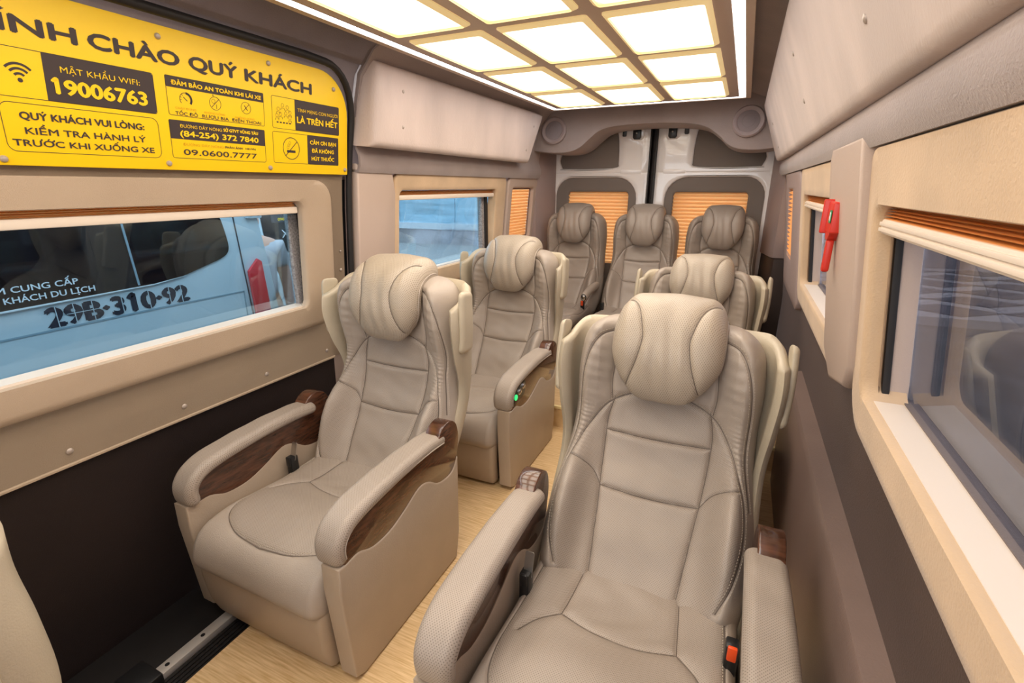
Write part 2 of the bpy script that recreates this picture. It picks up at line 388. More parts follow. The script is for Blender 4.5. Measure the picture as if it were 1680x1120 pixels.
# ------------------------------------------------------------------ seats
SP = Spine([(.49, .215), (.53, .265), (.585, .33), (.66, .42), (.715, .51), (.748, .61), (.76, .72), (.765, .83), (.778, .925)])
HINGE = Vector((0, .50, .30))
def make_seat(kind='captain'):
    cap = kind == 'captain'
    Lm, Lp, Lc, Lcp, Ls = ('leather', 'leather_perforated', 'leather_cream', 'leather_cream_perforated', 'leather_side') if cap else ('leather_dimmed',)*5
    root = empty('recliner_seat' if cap else 'rear_seat')
    back_parts = []
    # ---- backrest
    L = SP.L
    wf = cornered(ip([0, .15, .25, .40, .52, .64, L], [.235, .262, .262, .246, .240, .242, .222]), L, .05, .085)
    seam_in = smoothline([(.104, .035), (.110, .10), (.119, .20), (.129, .305), (.135, .41), (.136, .50), (.124, .565)])
    h1 = smoothline([(-.136, .460), (0, .453), (.136, .460)]); h2 = smoothline([(-.126, .280), (0, .272), (.126, .280)])
    arch = smoothline([(.190, .05), (.216, .11), (.231, .20), (.226, .30), (.204, .40), (.178, .48), (.138, .548), (.07, .586), (0, .597)])
    diag = smoothline([(.126, .280), (.150, .318), (.180, .338), (.213, .350)])
    outer = smoothline([(.240, .30), (.228, .37), (.216, .46), (.215, .58), (.204, .67), (.174, .728), (.125, .752)])
    shl = smoothline([(.125, .752), (.13, .68), (.135, .61), (.13, .56)])
    seams = [seam_in, mirror(seam_in), h1, h2, arch, mirror(arch), diag, mirror(diag), outer, mirror(outer), shl, mirror(shl)]
    def hf(U, V, S):
        a = np.abs(U)
        lo = np.exp(-((V-.23)/.16)**2); up = 1/(1+np.exp(-(V-.585)/.035))
        bol = .064*np.exp(-((a-.198)/.042)**2)*lo + .034*np.clip((a-.09)/.08, 0, 1)**1.3*up + .018*np.exp(-((a-.205)/.04)**2)
        hol = -.012*np.exp(-(a/.10)**2)*(1-lo*.6)
        puff = .006*np.exp(-(a/.11)**4)*(np.cos((V-.382)*2*np.pi/.15)*-.5+.5)
        mz = np.exp(-((V-.44)/.10)**2)*np.exp(-((a-.200)/.026)**2)
        wr = .0016*mz*np.sin(V*2*np.pi/.0155+9*U*10+1.3*np.sin(V*60))
        w2 = .0010*np.exp(-((a-.17)/.03)**2)*up*np.sin(V*2*np.pi/.028+40*U)
        w3 = .0009*np.sin(31*U+55*V+2*np.sin(20*U))*np.sin(43*V-12*U)
        return bol+hol+puff+wr+w2+w3
    def matf(u, v):
        a = np.abs(u); inn = (a < np.interp(v, [.10, .305, .5], [.110, .129, .136])) & (v > .04) & (v < .585)
        ar = np.interp(v, [0, .10, .20, .30, .40, .48, .545, .585], [.16, .212, .231, .226, .204, .178, .138, .07])
        return ((inn) | ((a < ar) & (v < .54))).astype(int)
    def split(u, v):
        a = np.abs(u); inn = (a < np.interp(v, [.10, .20, .305, .41, .50, .565], [.110, .119, .129, .135, .136, .124])) & (v > .03)
        c1 = .453+.007*(a/.136)**2; c2 = .272+.008*(a/.126)**2
        r = np.zeros(len(u), int); r[inn & (v < c2)] = 1; r[inn & (v >= c2) & (v < c1)] = 2; r[inn & (v >= c1) & (v < .588)] = 3
        return r
    bk, sf = pad('backrest', root, SP.at, L, wf, .078, .035, 180, 280, re=.05, ga=.0055, gb=.0045, gw=.0034, gws=.011, seams=seams, hf=hf, mats=(Lm, Lp), matf=matf, split=split)
    back_parts.append(bk)
    ribbon('seam_shade', bk, sf, seams[:12])
    if cap:
        ls = []
        for pl in (outer, mirror(outer)): ls += [offset_line(pl, .0055), offset_line(pl, -.0055)]
        for pl in (arch[:-4], mirror(arch)[:-4]): ls += [offset_line(pl, -.0052), offset_line(pl, .0052)]
        stitches('stitching', bk, sf, ls)
    # ---- headrest: a pillow hung over the top of the backrest
    HS = Spine([(.700, .750), (.668, .780), (.657, .817), (.657, .860), (.674, .903), (.715, .928), (.765, .930), (.800, .905)])
    LH = HS.L
    def wh(v):
        v = np.asarray(v, float); t = np.clip(v/.13, 0, 1)
        a = .134*np.sqrt(np.clip(1-(1-t)**2.3, 0, 1)); b = np.clip((v-(LH-.035))/.035, 0, 1)
        return a*(1-.06*np.clip((v-.15)/.2, 0, 1)) - .03*(1-np.sqrt(1-b**2)) + .004
    hl = smoothline([(-.118, LH-.085), (-.085, LH-.115), (-.062, LH-.155), (-.057, .135), (-.070, .09), (-.090, .045)])
    edge = [(float(.93*wh(v)), float(v)) for v in np.linspace(.012, LH-.02, 26)]
    def hh(U, V, S):
        return (.012*np.cos(np.clip(U/.14, -1, 1)*np.pi/2) + .0035*np.exp(-((V-.16)/.05)**2)*np.exp(-(U/.03)**2)*-1.6
                + .0022*np.sin(U*2*np.pi/.045+V*18)*np.exp(-((V-.10)/.06)**2)*np.exp(-(U/.06)**2)
                + .0012*np.sin(38*U+30*V)*np.cos(50*V-21*U))
    hr, hs = pad('headrest', root, HS.at, LH, wh, .052, .038, 120, 150, re=.045, rv=.035, ga=.0045, gw=.0034, seams=[hl, mirror(hl)], hf=hh, mats=(Lcp,), gb=.004)
    back_parts.append(hr); ribbon('seam_shade', hr, hs, [hl, mirror(hl)])
    pipe = [(float(.985*wh(v)), float(v)) for v in np.linspace(.006, LH-.012, 60)]
    # piping runs round the rim of the pillow
    ed = np.array(pipe+[(-a, b) for a, b in pipe[::-1]])
    pp = HS.at(ed[:, 0]*1.012, ed[:, 1], np.full(len(ed), .004))
    back_parts.append(tube('piping', 'piping' if not cap else 'leather', [tuple(p) for p in pp], .0022, hr, 6, closed=True)); back_parts.pop()
    for sx in (-1, 1):
        tb_ = tube('headrest_post', 'steel', [(sx*.05, .765, .60), (sx*.05, .768, .80), (sx*.05, .745, .90)], .006, root); back_parts.append(tb_)
    # ---- back shell with side wings
    if cap:
        n_t, n_v = 56, 40
        Wv = ip([0, .25, .42, .54, .66, .78], [.258, .266, .268, .276, .283, .280]); Fv = ip([0, .25, .42, .54, .66, .78], [.015, .03, .045, .095, .120, .115])
        top = .765
        ang = np.linspace(-1, 1, n_t); 
        def shell(off, vlo=.03):
            rows = []
            for v in np.linspace(vlo, 1, n_v):
                vv = v*top; W = float(Wv(vv))-off; Fw = float(Fv(vv)); B = -.045+off
                pr = []
                for a in ang:
                    th = abs(a)*math.pi/2; e = .42
                    x = math.copysign(W*math.sin(th)**e, a) if a else 0; nn = B + (Fw-B)*(1-max(math.cos(th), 0)**e)
                    if off: nn = min(nn, Fw)
                    drop = (.30*(max(0, abs(a)-.45)/.55)**2.2)*(v**9)*.55
                    low = .0
                    pr.append((x, vv-drop*.35+.012*(1-abs(a))*v**4, nn))
                pr = np.array(pr); rows.append(SP.at(pr[:, 0], pr[:, 1], pr[:, 2]))
            return np.array(rows)
        O = shell(0); I = shell(.026)
        # rounded rim: pull a middle loop out between outer and inner skins
        verts = []; faces = []
        loops = [O, I]
        V = np.vstack([O.reshape(-1, 3), I.reshape(-1, 3)]); N0 = n_v*n_t
        for A_, fl in ((0, 0), (N0, 1)):
            for i in range(n_v-1):
                for j in range(n_t-1):
                    q = [A_+i*n_t+j, A_+i*n_t+j+1, A_+(i+1)*n_t+j+1, A_+(i+1)*n_t+j]; faces.append(q[::-1] if fl else q)
        per = [(i, 0) for i in range(n_v)] + [(n_v-1, j) for j in range(1, n_t)] + [(i, n_t-1) for i in range(n_v-2, -1, -1)] + [(0, j) for j in range(n_t-2, 0, -1)]
        cen = V.mean(0); mids = []
        for i, j in per:
            o_, i_ = O[i, j], I[i, j]; m_ = (o_+i_)/2
            ii = min(max(i, 1), n_v-2) if i in (0, n_v-1) else i; jj = min(max(j, 1), n_t-2) if j in (0, n_t-1) else j
            inn = (O[ii, jj]+I[ii, jj])/2; d = m_-inn; d /= np.linalg.norm(d)+1e-9; mids.append(m_+d*.013)
        k0 = len(V); V = np.vstack([V, mids]); n = len(per)
        for k in range(n):
            a, b_ = per[k], per[(k+1) % n]; oa, ob = a[0]*n_t+a[1], b_[0]*n_t+b_[1]
            faces += [[oa, ob, k0+(k+1) % n, k0+k], [k0+k, k0+(k+1) % n, N0+ob, N0+oa]]
        bm = bmesh.new(); vs = [bm.verts.new(tuple(map(float, v))) for v in V]
        for f in faces:
            try: bm.faces.new([vs[i] for i in f])
            except ValueError: pass
        bmesh.ops.recalc_face_normals(bm, faces=bm.faces[:])
        sh = from_bm('back_shell', bm, Lc, root, smooth=True, sharp=75); back_parts.append(sh)
        # stitched seam on each wing rim
        for sx in (-1, 1):
            # padded outer face of the wing
            def at_w(U, V_, H, sx=sx):
                # U across (fore-aft, along shell normal), V_ up the back
                vv = V_; base = SP.at(sx*(Wv(vv)+.002+H), vv, U); return base
            wp, ws = pad('wing_pad', root, (lambda U, V_, H, sx=sx, f=at_w: f(U*sx, V_+.560, H)), .20, cornered(lambda v: np.full_like(v, .036), .20, .022, .02), .014, .004, 22, 40, re=.016, cf=lambda v, sx=sx: sx*(.070+0*v), mats=(Lc,))
            back_parts.append(wp)
    # ---- cushion
    CS = Spine([(.56, .262), (.46, .262), (.30, .262), (.16, .275), (.085, .276), (.048, .266), (.034, .238), (.033, .210), (.038, .195)], flip=-1)
    LC = CS.L
    wc = cornered(lambda v: np.full_like(v, .240 if cap else .226), LC, .03, .03)
    tr = smoothline([(-.125, .235), (-.06, .252), (0, .256), (.06, .252), (.125, .235)])
    si = smoothline([(.105, .0), (.115, .10), (.125, .235)]); dg_ = smoothline([(.125, .235), (.165, .275), (.195, .33)])
    lp = smoothline([(.205, 0), (.214, .15), (.219, .30), (.217, .39), (.194, .462), (.12, .497), (0, .506)])
    def hc(U, V_, S):
        a = np.abs(U)
        return (.010*np.exp(-((a-.2)/.04)**2)*np.clip(1-V_/.45, 0, 1)+.014*np.exp(-((V_-.38)/.09)**2)*np.cos(np.clip(a/.26, 0, 1)*np.pi/2)
                - .016*np.exp(-((V_-.17)/.08)**2)*np.exp(-(a/.12)**2)
                + .0022*np.sin(U*50+3*np.sin(V_*30))*np.exp(-((V_-.18)/.07)**2)*np.exp(-(a/.10)**2)+.0012*np.sin(26*U+17*V_)*np.sin(33*V_))
    def mc(u, v):
        a = np.abs(u); return ((a < .216) & (v < np.interp(a, [0, .12, .194, .217], [.506, .497, .462, .39]))).astype(int)
    cu, cs = pad('seat_cushion', root, CS.at, LC, wc, .050, .05, 150, 180, re=.035, ga=.0045, gw=.0034, seams=[tr, si, mirror(si), dg_, mirror(dg_), lp, mirror(lp)], hf=hc, mats=(Lm, Lp), matf=mc, gb=.004)
    ribbon('seam_shade', cu, cs, [tr, si, mirror(si), dg_, mirror(dg_), lp, mirror(lp)])
    if cap: stitches('stitching', cu, cs, [offset_line(lp, .004), offset_line(mirror(lp), -.004)])
    # ---- footrest / front panel
    FS = Spine([(.060, .012), (.040, .08), (.033, .15), (.034, .19), (.044, .215)], flip=1)
    if cap:
        pad('footrest', root, FS.at, FS.L, cornered(ip([0, .1, .2], [.230, .235, .238]), FS.L, .012, .012), .030, .03, 40, 40, re=.018, mats=(Ls,), hf=lambda U, V_, S: .004*np.cos(S*1.5))
        box('seat_base', 'black_plastic', (-.235, .09, .0), (.235, .50, .20), root, .008)
        box('base_rear_panel', Ls, (-.25, .50, .03), (.25, .525, .22), root, .008)
    else:
        box('seat_base', 'black_plastic', (-.2, .10, .0), (.2, .56, .20), root, .01)
        box('front_panel', Lm, (-.22, .045, .02), (.22, .10, .22), root, .012)
    # ---- armrests
    if cap:
        cut = [(.04, .372), (.085, .374), (.135, .352), (.20, .350), (.265, .368), (.34, .398), (.39, .388), (.435, .356), (.485, .345), (.525, .352), (.552, .385)]
        cut = smoothline([(a, b) for a, b in cut], 4)
        panel = [(.03, .02), (.012, .30), (.014, .375)] + cut + [(.548, .10), (.528, .004), (.06, .004)]
        wood = [(.035, .36)] + [(a, b-.012) for a, b in cut] + smoothline([(.560, .40), (.570, .455), (.557, .505), (.52, .527), (.48, .520), (.45, .492)], 5) + [(.3, .478), (.1, .465), (.05, .44)]
        path = Spine([(.046, .372), (.036, .395), (.040, .430), (.072, .460), (.14, .476), (.28, .486), (.40, .486), (.495, .478)], flip=1)
        for sx in (-1, 1):
            xi, xo = .250, .307
            prism('side_panel', Ls, panel, sx*xi, sx*xo, lambda p, q, a: (a, p, q), root, bev=.010, seg=3)
            wd_ = prism('wood_trim', 'wood', wood, sx*(xi+.001), sx*(xo-.003), lambda p, q, a: (a, p, q), root, bev=.006, seg=3)
            ap, as_ = pad('armrest_pad', root, (lambda U, V_, H, sx=sx: path.at(U+sx*.269, V_, H)), path.L, cornered(ip([0, .1, .3, path.L], [.037, .042, .042, .038]), path.L, .02, .02), .022, .018, 34, 110, re=.022, mats=(Lp,),
                          hf=lambda U, V_, S: .0008*np.sin(V_*60+U*30))
            tube('piping', 'leather', [tuple(p) for p in path.at(np.full(40, sx*.269+sx*.0415), np.linspace(.02, path.L-.02, 40), np.full(40, -.004))], .0018, ap, 6)
    else:
        for sx in (1,):
            aps = Spine([(.10, .425), (.16, .43), (.30, .45), (.45, .455), (.56, .45)], flip=-1)
            aps = Spine([(.20, .415), (.24, .425), (.34, .44), (.45, .445), (.54, .44)], flip=1)
            ap, _ = pad('armrest_pad', root, (lambda U, V_, H, sx=sx: aps.at(U+sx*.252, V_, H)), aps.L, cornered(lambda v: np.full_like(v, .022), aps.L, .025, .02), .028, .030, 24, 50, re=.024, mats=(Lm,))
            lathe('control_knob', 'chrome', [(.017, 0), (.019, .003), (.013, .005), (.011, .012), (.004, .013)], lambda x, y, h, sx=sx: (sx*.252+x*.75, .203-h, .418+y), ap, 20)
            lathe('control_socket', 'black_plastic', [(.019, .0), (.020, .0045), (.018, .005)], lambda x, y, h, sx=sx: (sx*.252+x, .212-h-.004, .418+y*1.15), ap, 20)
    # ---- belt buckles
    for sx, mm in ((1, 'orange_button'), (-1, 'black_plastic')):
        bx = (.225 if cap else .20)*sx
        bu = box('belt_buckle', 'black_plastic', (bx-.013, .338, .285), (bx+.013, .368, .362), root, .005)
        box('release_button', mm, (bx-.009, .334, .330), (bx+.009, .343, .364), bu, .003)
    if cap:
        tg = prism('buckle_tongue', 'steel', rrect(-.011, .011, 0, .060, .004), -.001, .001, lambda p, q, a: (-.222+p, .352+a+.3*q, .345+q), root)
    root['_back'] = 1
    return root, [o.name for o in back_parts], (hs if False else None)

def recline(root, names, deg, yo=0):
    M = Matrix.Translation(HINGE) @ Matrix.Rotation(R(-deg), 4, 'X') @ Matrix.Translation(-HINGE)
    for ch in root.children:
        if ch.name.split('.')[0] in names: ch.matrix_local = M
BACK = {'backrest', 'headrest', 'headrest_post', 'back_shell', 'wing_pad'}
seatA, _n, _ = make_seat('captain'); del seatA['_back']
G1 = 'captain recliner seats'
def place(src, first, x, y, z, rz, rec, label, group):
    o = src if first else copy_tree(src)
    o.location = (x, y, z); o.rotation_euler = (0, 0, R(rz)); recline(o, BACK, rec)
    if 'row' in group: o.scale = (.92, 1, 1)
    props(o, label, 'seat', group); return o
S_A = place(seatA, True, -1.056, .640, 0, 0, -3, 'beige leather recliner beside the sliding door with curved dark wood inlays', G1)
S_B = place(seatA, False, -1.045, 1.56, 0, 0, 1, 'beige recliner with green-lit control panel in its aisle armrest, beside left rear window', G1)
S_C = place(seatA, False, -.132, .50, 0, 0, 8, 'large foreground recliner with an orange belt buckle button beside the right wall', G1)
S_D = place(seatA, False, -.135, 1.60, 0, 0, 13, 'recliner tucked directly behind the foreground right seat, only its top showing', G1)
S_0 = place(seatA, False, -1.045, -.555, 0, 0, -5, 'cream seat back cropped by the lower left corner of the photo', G1)
S_0.scale = (1, 1, .87)
# control panel in the aisle armrest of the second seat on the left
cp = prism('control_panel', 'black_plastic', rrect(.05, .17, .385, .45, .018), .299, .308, lambda p, q, a: (a, p, q+.12*(p-.05)), S_B, bev=.002)
lathe('green_button', 'green_light', [(.012, 0), (.012, .004), (.008, .006)], lambda x, y, h: (.308+h, .070+x, .418+y), cp, 20)
for k, (a, b) in enumerate(((.105, .430), (.142, .442))):
    lathe('chrome_button', 'chrome', [(.015, 0), (.015, .004), (.010, .008), (.003, .009)], lambda x, y, h, a=a, b=b: (.308+h, a+x, b+y*.8), cp, 20)
seatR, _n, _ = make_seat('rear'); del seatR['_back']
G2 = 'bench row seats by the rear doors'
place(seatR, True, -1.105, 2.80, .12, 0, 0, 'leather seat at left end of the rear row', G2)
place(seatR, False, -.60, 2.80, .12, 0, 0, 'leather seat in the middle of the rear row, in front of the door gap', G2)
place(seatR, False, -.105, 2.80, .12, 0, 0, 'leather seat at right end of the rear row by the right wall', G2)
for o in list(col.objects):
    if o.get('_back'): del o['_back']

# ------------------------------------------------------------------ cabin shell
PROF = [(-1.52, -.14), (-1.50, .20), (-1.485, .55), (-1.46, .80), (-1.43, 1.15), (-1.415, 1.27), (-1.395, 1.38), (-1.365, 1.52), (-1.335, 1.62), (-1.26, 1.70), (-1.12, 1.755)]
def xl(z): return float(np.interp(z, [p[1] for p in PROF], [p[0] for p in PROF]))
def fl(off=0):   # left wall frame (y, z, inward offset)
    return lambda p, q, a: (xl(q)+a, p, q)
RP = [(-.14, .33), (.20, .31), (.55, .30), (.80, .272), (.88, .262), (1.18, .226), (1.27, .215), (1.38, .185), (1.52, .155), (1.62, .125), (1.70, .06), (1.755, -.08)]
def xr(z): return float(np.interp(z, [p[0] for p in RP], [p[1] for p in RP]))
def fr(off=0):
    return lambda p, q, a: (xr(q)-a, p, q)
def plate_hole(name, m, outer, inner, depth, a0, frame, parent=None, lip=.008, m2=None, back=.05, lo=None):
    lo = lip if lo is None else lo
    """panel whose outline and hole are point lists of equal length; depth = proud thickness; the hole gets a reveal going out by back"""
    n = len(outer); bm = bmesh.new()
    co = np.mean(outer, 0); ci = np.mean(inner, 0)
    def ring(pts, c, d, a): 
        out = []
        for p in pts:
            v = np.array(p)-c; l = np.linalg.norm(v); out.append(bm.verts.new(frame(*(c+v*(1-d/l)), a)))
        return out
    r = [ring(outer, co, 0, a0), ring(outer, co, 0, a0+depth-lo), ring(outer, co, lo*.4, a0+depth-lo*.3), ring(outer, co, lo, a0+depth)]
    # intermediate rings follow the wall curvature
    for k in (.25, .5, .75): r.append([bm.verts.new(frame(*(np.array(o)*(1-k)+np.array(i)*k), a0+depth)) for o, i in zip(outer, inner)])
    r += [ring(inner, ci, -lip, a0+depth), ring(inner, ci, -lip*.3, a0+depth-lip*.4), ring(inner, ci, 0, a0+depth-lip), ring(inner, ci, 0, a0+depth-lip-back)]
    for A, B in zip(r, r[1:]):
        for k in range(n): bm.faces.new((A[k], A[(k+1) % n], B[(k+1) % n], B[k]))
    bmesh.ops.recalc_face_normals(bm, faces=bm.faces[:])
    return from_bm(name, bm, m, parent, smooth=True, sharp=50)
def wall_sheet(name, m, y0, y1, z0, z1, xf, off=0, parent=None, holes=(), side=1, th=.0, nz=10):
    """sheet following the wall profile, minus rectangular holes, with a little thickness outward"""
    ys = sorted({y0, y1, *[h[i] for h in holes for i in (0, 1) if y0 < h[i] < y1]}); 
    zs = set(np.linspace(z0, z1, nz).round(4).tolist()) | {h[i] for h in holes for i in (2, 3) if z0 < h[i] < z1}; zs = sorted(zs)
    bm = bmesh.new(); G = {}
    def V(y, z):
        if (y, z) not in G: G[(y, z)] = bm.verts.new((xf(z)+off*side, y, z))
        return G[(y, z)]
    for a, b_ in zip(ys, ys[1:]):
        for c, d in zip(zs, zs[1:]):
            cy, cz = (a+b_)/2, (c+d)/2
            if any(h[0] < cy < h[1] and h[2] < cz < h[3] for h in holes): continue
            bm.faces.new((V(a, c), V(b_, c), V(b_, d), V(a, d)))
    r = bmesh.ops.solidify(bm, geom=bm.faces[:], thickness=.012 if side > 0 else -.012)
    return from_bm(name, bm, m, parent, smooth=True, sharp=50)

# floors
fl_ = box('floor', 'laminate', (-1.16, -1.6, -.05), (.34, 2.22, 0), None, 0); props(fl_, kind='structure')
f2 = box('floor_platform', 'laminate', (-1.52, 2.22, -.05), (.34, 3.76, .12), None, .003); props(f2, kind='structure')
tn = box('nosing', 'frame_gold', (-1.5, 2.212, .108), (.30, 2.228, .124), f2, .002)
f4 = box('floor_beside_step', 'laminate', (-1.40, .72, -.05), (-1.16, 1.45, 0), None, 0); props(f4, kind='structure')
f3 = box('floor_rear_left', 'laminate', (-1.52, 1.45, -.05), (-1.16, 2.22, 0), None, 0); props(f3, kind='structure')
# door step well with its rail
st = box('floor_step', 'rubber', (-1.56, -1.6, -.16), (-1.25, 1.45, -.10), None, .003); props(st, kind='structure')
r_ = box('step_rail', 'aluminium', (-1.285, -.5, -.035), (-1.250, .720, -.012), st, .003)
for k in range(4): lathe('rail_hole', 'black_plastic', [(.006, 0), (.006, .001)], lambda x, y, h, k=k: (-1.268+x, .30+.10*k+y, -.0125+h), r_, 12)
box('step_tread', 'rubber', (-1.250, -1.6, -.10), (-1.16, .72, -.03), st, .004)
box('step_riser', 'rubber', (-1.5, -1.6, -.10), (-1.285, .72, -.045), st, .004)
for k in range(6): box('tread_rib', 'rubber', (-1.240+.013*k, -.6, -.031), (-1.234+.013*k, .72, -.026), st, 0)
props(box('rail_end_block', 'black_plastic', (-1.33, .40, -.045), (-1.235, .475, .006), None, .008), 'black plastic block over the near end of the door step rail', 'block')

# ---- left wall: sliding door
wl = empty('wall_left'); props(wl, kind='structure')
wall_sheet('lower_panel', 'dark_panel', -1.6, 1.425, -.14, .552, xl, parent=wl, nz=8, off=0)
hole1 = (-.45, 1.345, .800, 1.215)
wall_sheet('door_inner_panel', 'door_panel', -1.6, 1.50, .552, 1.275, xl, parent=wl, holes=[hole1], nz=12, off=.004)
tube('panel_seam', 'door_panel', [(xl(.553)+.010, y, .553) for y in np.linspace(-1, 1.42, 8)], .005, wl, 6)
ou = rrect(-.55, 1.425, .715, 1.252, .075, 6); inn = rrect(-.45, 1.285, .800, 1.180, .03, 6)
plate_hole('window_surround', 'door_panel', ou, inn, .022, .006, fl(), wl, lip=.010, back=.018)
w1 = empty('window_1'); props(w1, kind='structure')
prism('pane', 'window_glass', rrect(-.48, 1.36, .78, 1.23, .03), -.052, -.050, fl(), w1, smooth=False)
prism('window_sill', 'blind_rail', [(-.045, .795), (.012, .795), (.012, .806), (-.045, .806)], -.45, 1.34, lambda p, q, a: (xl(.80)+p, a, q), w1, bev=.002)
box('felt_strip', 'felt', (-1.500, 1.283, .80), (-1.480, 1.325, 1.17), w1, .003)
box('rubber_channel', 'rubber', (-1.500, 1.322, .80), (-1.460, 1.350, 1.18), w1, .003)
bl = empty('window_blind'); props(bl, 'folded orange pleated blind above the sliding door window', 'blind', 'folded window blinds')
box('blind_rail', 'blind_rail', (-1.447, -.44, 1.140), (-1.420, 1.278, 1.163), bl, .004)
def pleats(name, a, b, z0, z1, dz, amp, frame, parent):
    bm = bmesh.new(); n = max(2, int(round((z1-z0)/dz))*2); prev = None
    for i in range(n+1):
        z = z0+(z1-z0)*i/n; o = amp*(1 if i % 2 else -1)
        cur = (bm.verts.new(frame(a, z, o)), bm.verts.new(frame(b, z, o)))
        if prev: bm.faces.new((prev[0], prev[1], cur[1], cur[0]))
        prev = cur
    bmesh.ops.solidify(bm, geom=bm.faces[:], thickness=.0008)
    return from_bm(name, bm, 'blind_cloth', parent)
pleats('pleated_cloth', -.44, 1.272, 1.163, 1.185, .005, .010, lambda y, z, o: (-1.430+o, y, z), bl)
def button(parent, x, y, z, nx, nz=0, r=.008, m='screw_cap', name='screw'):
    N = Vector((nx, 0, nz)).normalized(); A = Vector((0, 1, 0)); B = N.cross(A)
    return lathe(name, m, [(r, 0), (r, .002), (r*.75, .004), (r*.25, .0052)], lambda a, b, h: tuple(Vector((x, y, z))+A*a+B*b+N*h), parent, 14)
for y in (.512, .802, 1.096, 1.383): button(wl, xl(.589)+.005, y, .589, 1, -.05)
button(wl, xl(.9)+.005, 1.478, .91, 1, 0, .006); button(wl, xl(.99)+.005, 1.478, .985, 1, 0, .004)
# black seal round the door aperture
gk = [(xl(z)+.006, 1.535, z) for z in np.linspace(-.08, 1.46, 18)]
for a in np.linspace(0, 90, 9):
    y = 1.535-.15+.15*math.cos(R(a)); z = 1.46+.165*math.sin(R(a)); gk.append((xl(z)+.006, y, z))
gk += [(xl(1.628)+.006, y, 1.628) for y in np.linspace(1.3, -1.5, 12)]
props(tube('trim_1', 'rubber', gk, .012, None, 8), kind='structure')
# light beige strip beside seal and the rear edge of the panel
wall_sheet('panel_edge', 'pillar_plastic', 1.425, 1.52, -.1, .552, xl, parent=wl, off=.0, nz=6)
wall_sheet('seal_backing', 'rubber', 1.42, 1.62, -.14, 1.27, xl, parent=wl, off=-.014, nz=12)
wall_sheet('pillar_lining', 'headliner', 1.545, 1.66, 1.26, 1.70, xl, parent=wl, off=.004, nz=12)
wall_sheet('upper_backing', 'headliner', -1.6, 1.55, 1.255, 1.66, xl, parent=wl, off=-.012, nz=10)

# ---- B pillar and rear left wall
wr_ = empty('wall_left_rear'); props(wr_, kind='structure')
prism('pillar_cover', 'pillar_plastic', [(1.555, .50), (1.80, .56), (1.805, 1.20), (1.775, 1.30), (1.555, 1.315)], -.02, .028, fl(), wr_, bev=.012, seg=3)
wall_sheet('lower_panel', 'dark_panel', 1.52, 3.5, -.05, .80, xl, parent=wr_, nz=6, off=0)
wall_sheet('middle_panel', 'mauve_plastic', 1.52, 3.5, .78, 1.30, xl, parent=wr_, holes=[(1.83, 2.80, .82, 1.235), (3.05, 3.385, .89, 1.21)], nz=8, off=.0)
plate_hole('window_surround', 'suede_tan', rrect(1.795, 2.935, .715, 1.29, .05), rrect(1.835, 2.80, .815, 1.213, .03), .022, .004, fl(), wr_, back=.05)
plate_hole('blind_surround', 'pillar_plastic', rrect(2.965, 3.46, .70, 1.29, .05), rrect(3.035, 3.40, .875, 1.22, .025), .022, .004, fl(), wr_, back=.03)
w2 = empty('window_2'); props(w2, kind='structure')
prism('pane', 'window_glass', rrect(1.80, 2.84, .79, 1.24, .03), -.052, -.050, fl(), w2, smooth=False)
prism('window_sill', 'blind_rail', [(-.045, .805), (.010, .805), (.010, .818), (-.045, .818)], 1.83, 2.80, lambda p, q, a: (xl(.81)+p, a, q), w2, bev=.002)
box('rubber_channel', 'rubber', (-1.500, 2.765, .81), (-1.462, 2.80, 1.2), w2, .003)
box('felt_strip', 'felt', (-1.500, 2.735, .81), (-1.470, 2.765, 1.2), w2, .003)
bl2 = empty('window_blind'); props(bl2, 'folded orange pleated blind above the left rear window', 'blind', 'folded window blinds')
box('blind_rail', 'blind_rail', (-1.440, 1.845, 1.170), (-1.412, 2.79, 1.192), bl2, .004)
pleats('pleated_cloth', 1.845, 2.79, 1.192, 1.212, .005, .010, lambda y, z, o: (-1.424+o, y, z), bl2)
bl3 = empty('pleated_blind'); props(bl3, 'narrow closed orange pleated blind between left rear window and corner', 'blind', 'closed pleated blinds')
pleats('pleated_cloth', 3.02, 3.43, .87, 1.225, .0205, .010, lambda y, z, o: (xl(z)-.018+o, y, z), bl3)

# ---- upper wall / cove / ceiling, both sides
for side, nm in ((1, 'left'), (-1, 'right')):
    X = xl if side > 0 else xr
    cv = empty('trim_cove_'+nm); props(cv, kind='structure')
    y0 = 1.555 if side > 0 else -1.6
    bm = bmesh.new(); prev = None
    prf = [(.0, 1.295), (.028, 1.292), (.036, 1.31), (.030, 1.345), (.012, 1.372), (.0, 1.40), (0, 1.52), (0, 1.62), (0, 1.66), (0, 1.70), (0, 1.755)]
    for y in (y0, 3.45):
        cur = [bm.verts.new((X(z)+side*o, y, z)) for o, z in prf]
        if prev:
            for k in range(len(prf)-1): bm.faces.new((prev[k], prev[k+1], cur[k+1], cur[k]))
        prev = cur
    bmesh.ops.subdivide_edges(bm, edges=[], cuts=0)
    bmesh.ops.solidify(bm, geom=bm.faces[:], thickness=.01)
    from_bm('cove', bm, 'headliner', cv, smooth=True, sharp=60)
    if side > 0:
        wall_sheet('header_over_door', 'headliner', -1.6, 1.56, 1.645, 1.755, xl, parent=cv, off=.0, nz=6)
props(box('ceiling', 'headliner', (-1.5, -1.6, 1.753), (.35, 3.8, 1.80), None, 0), kind='structure')

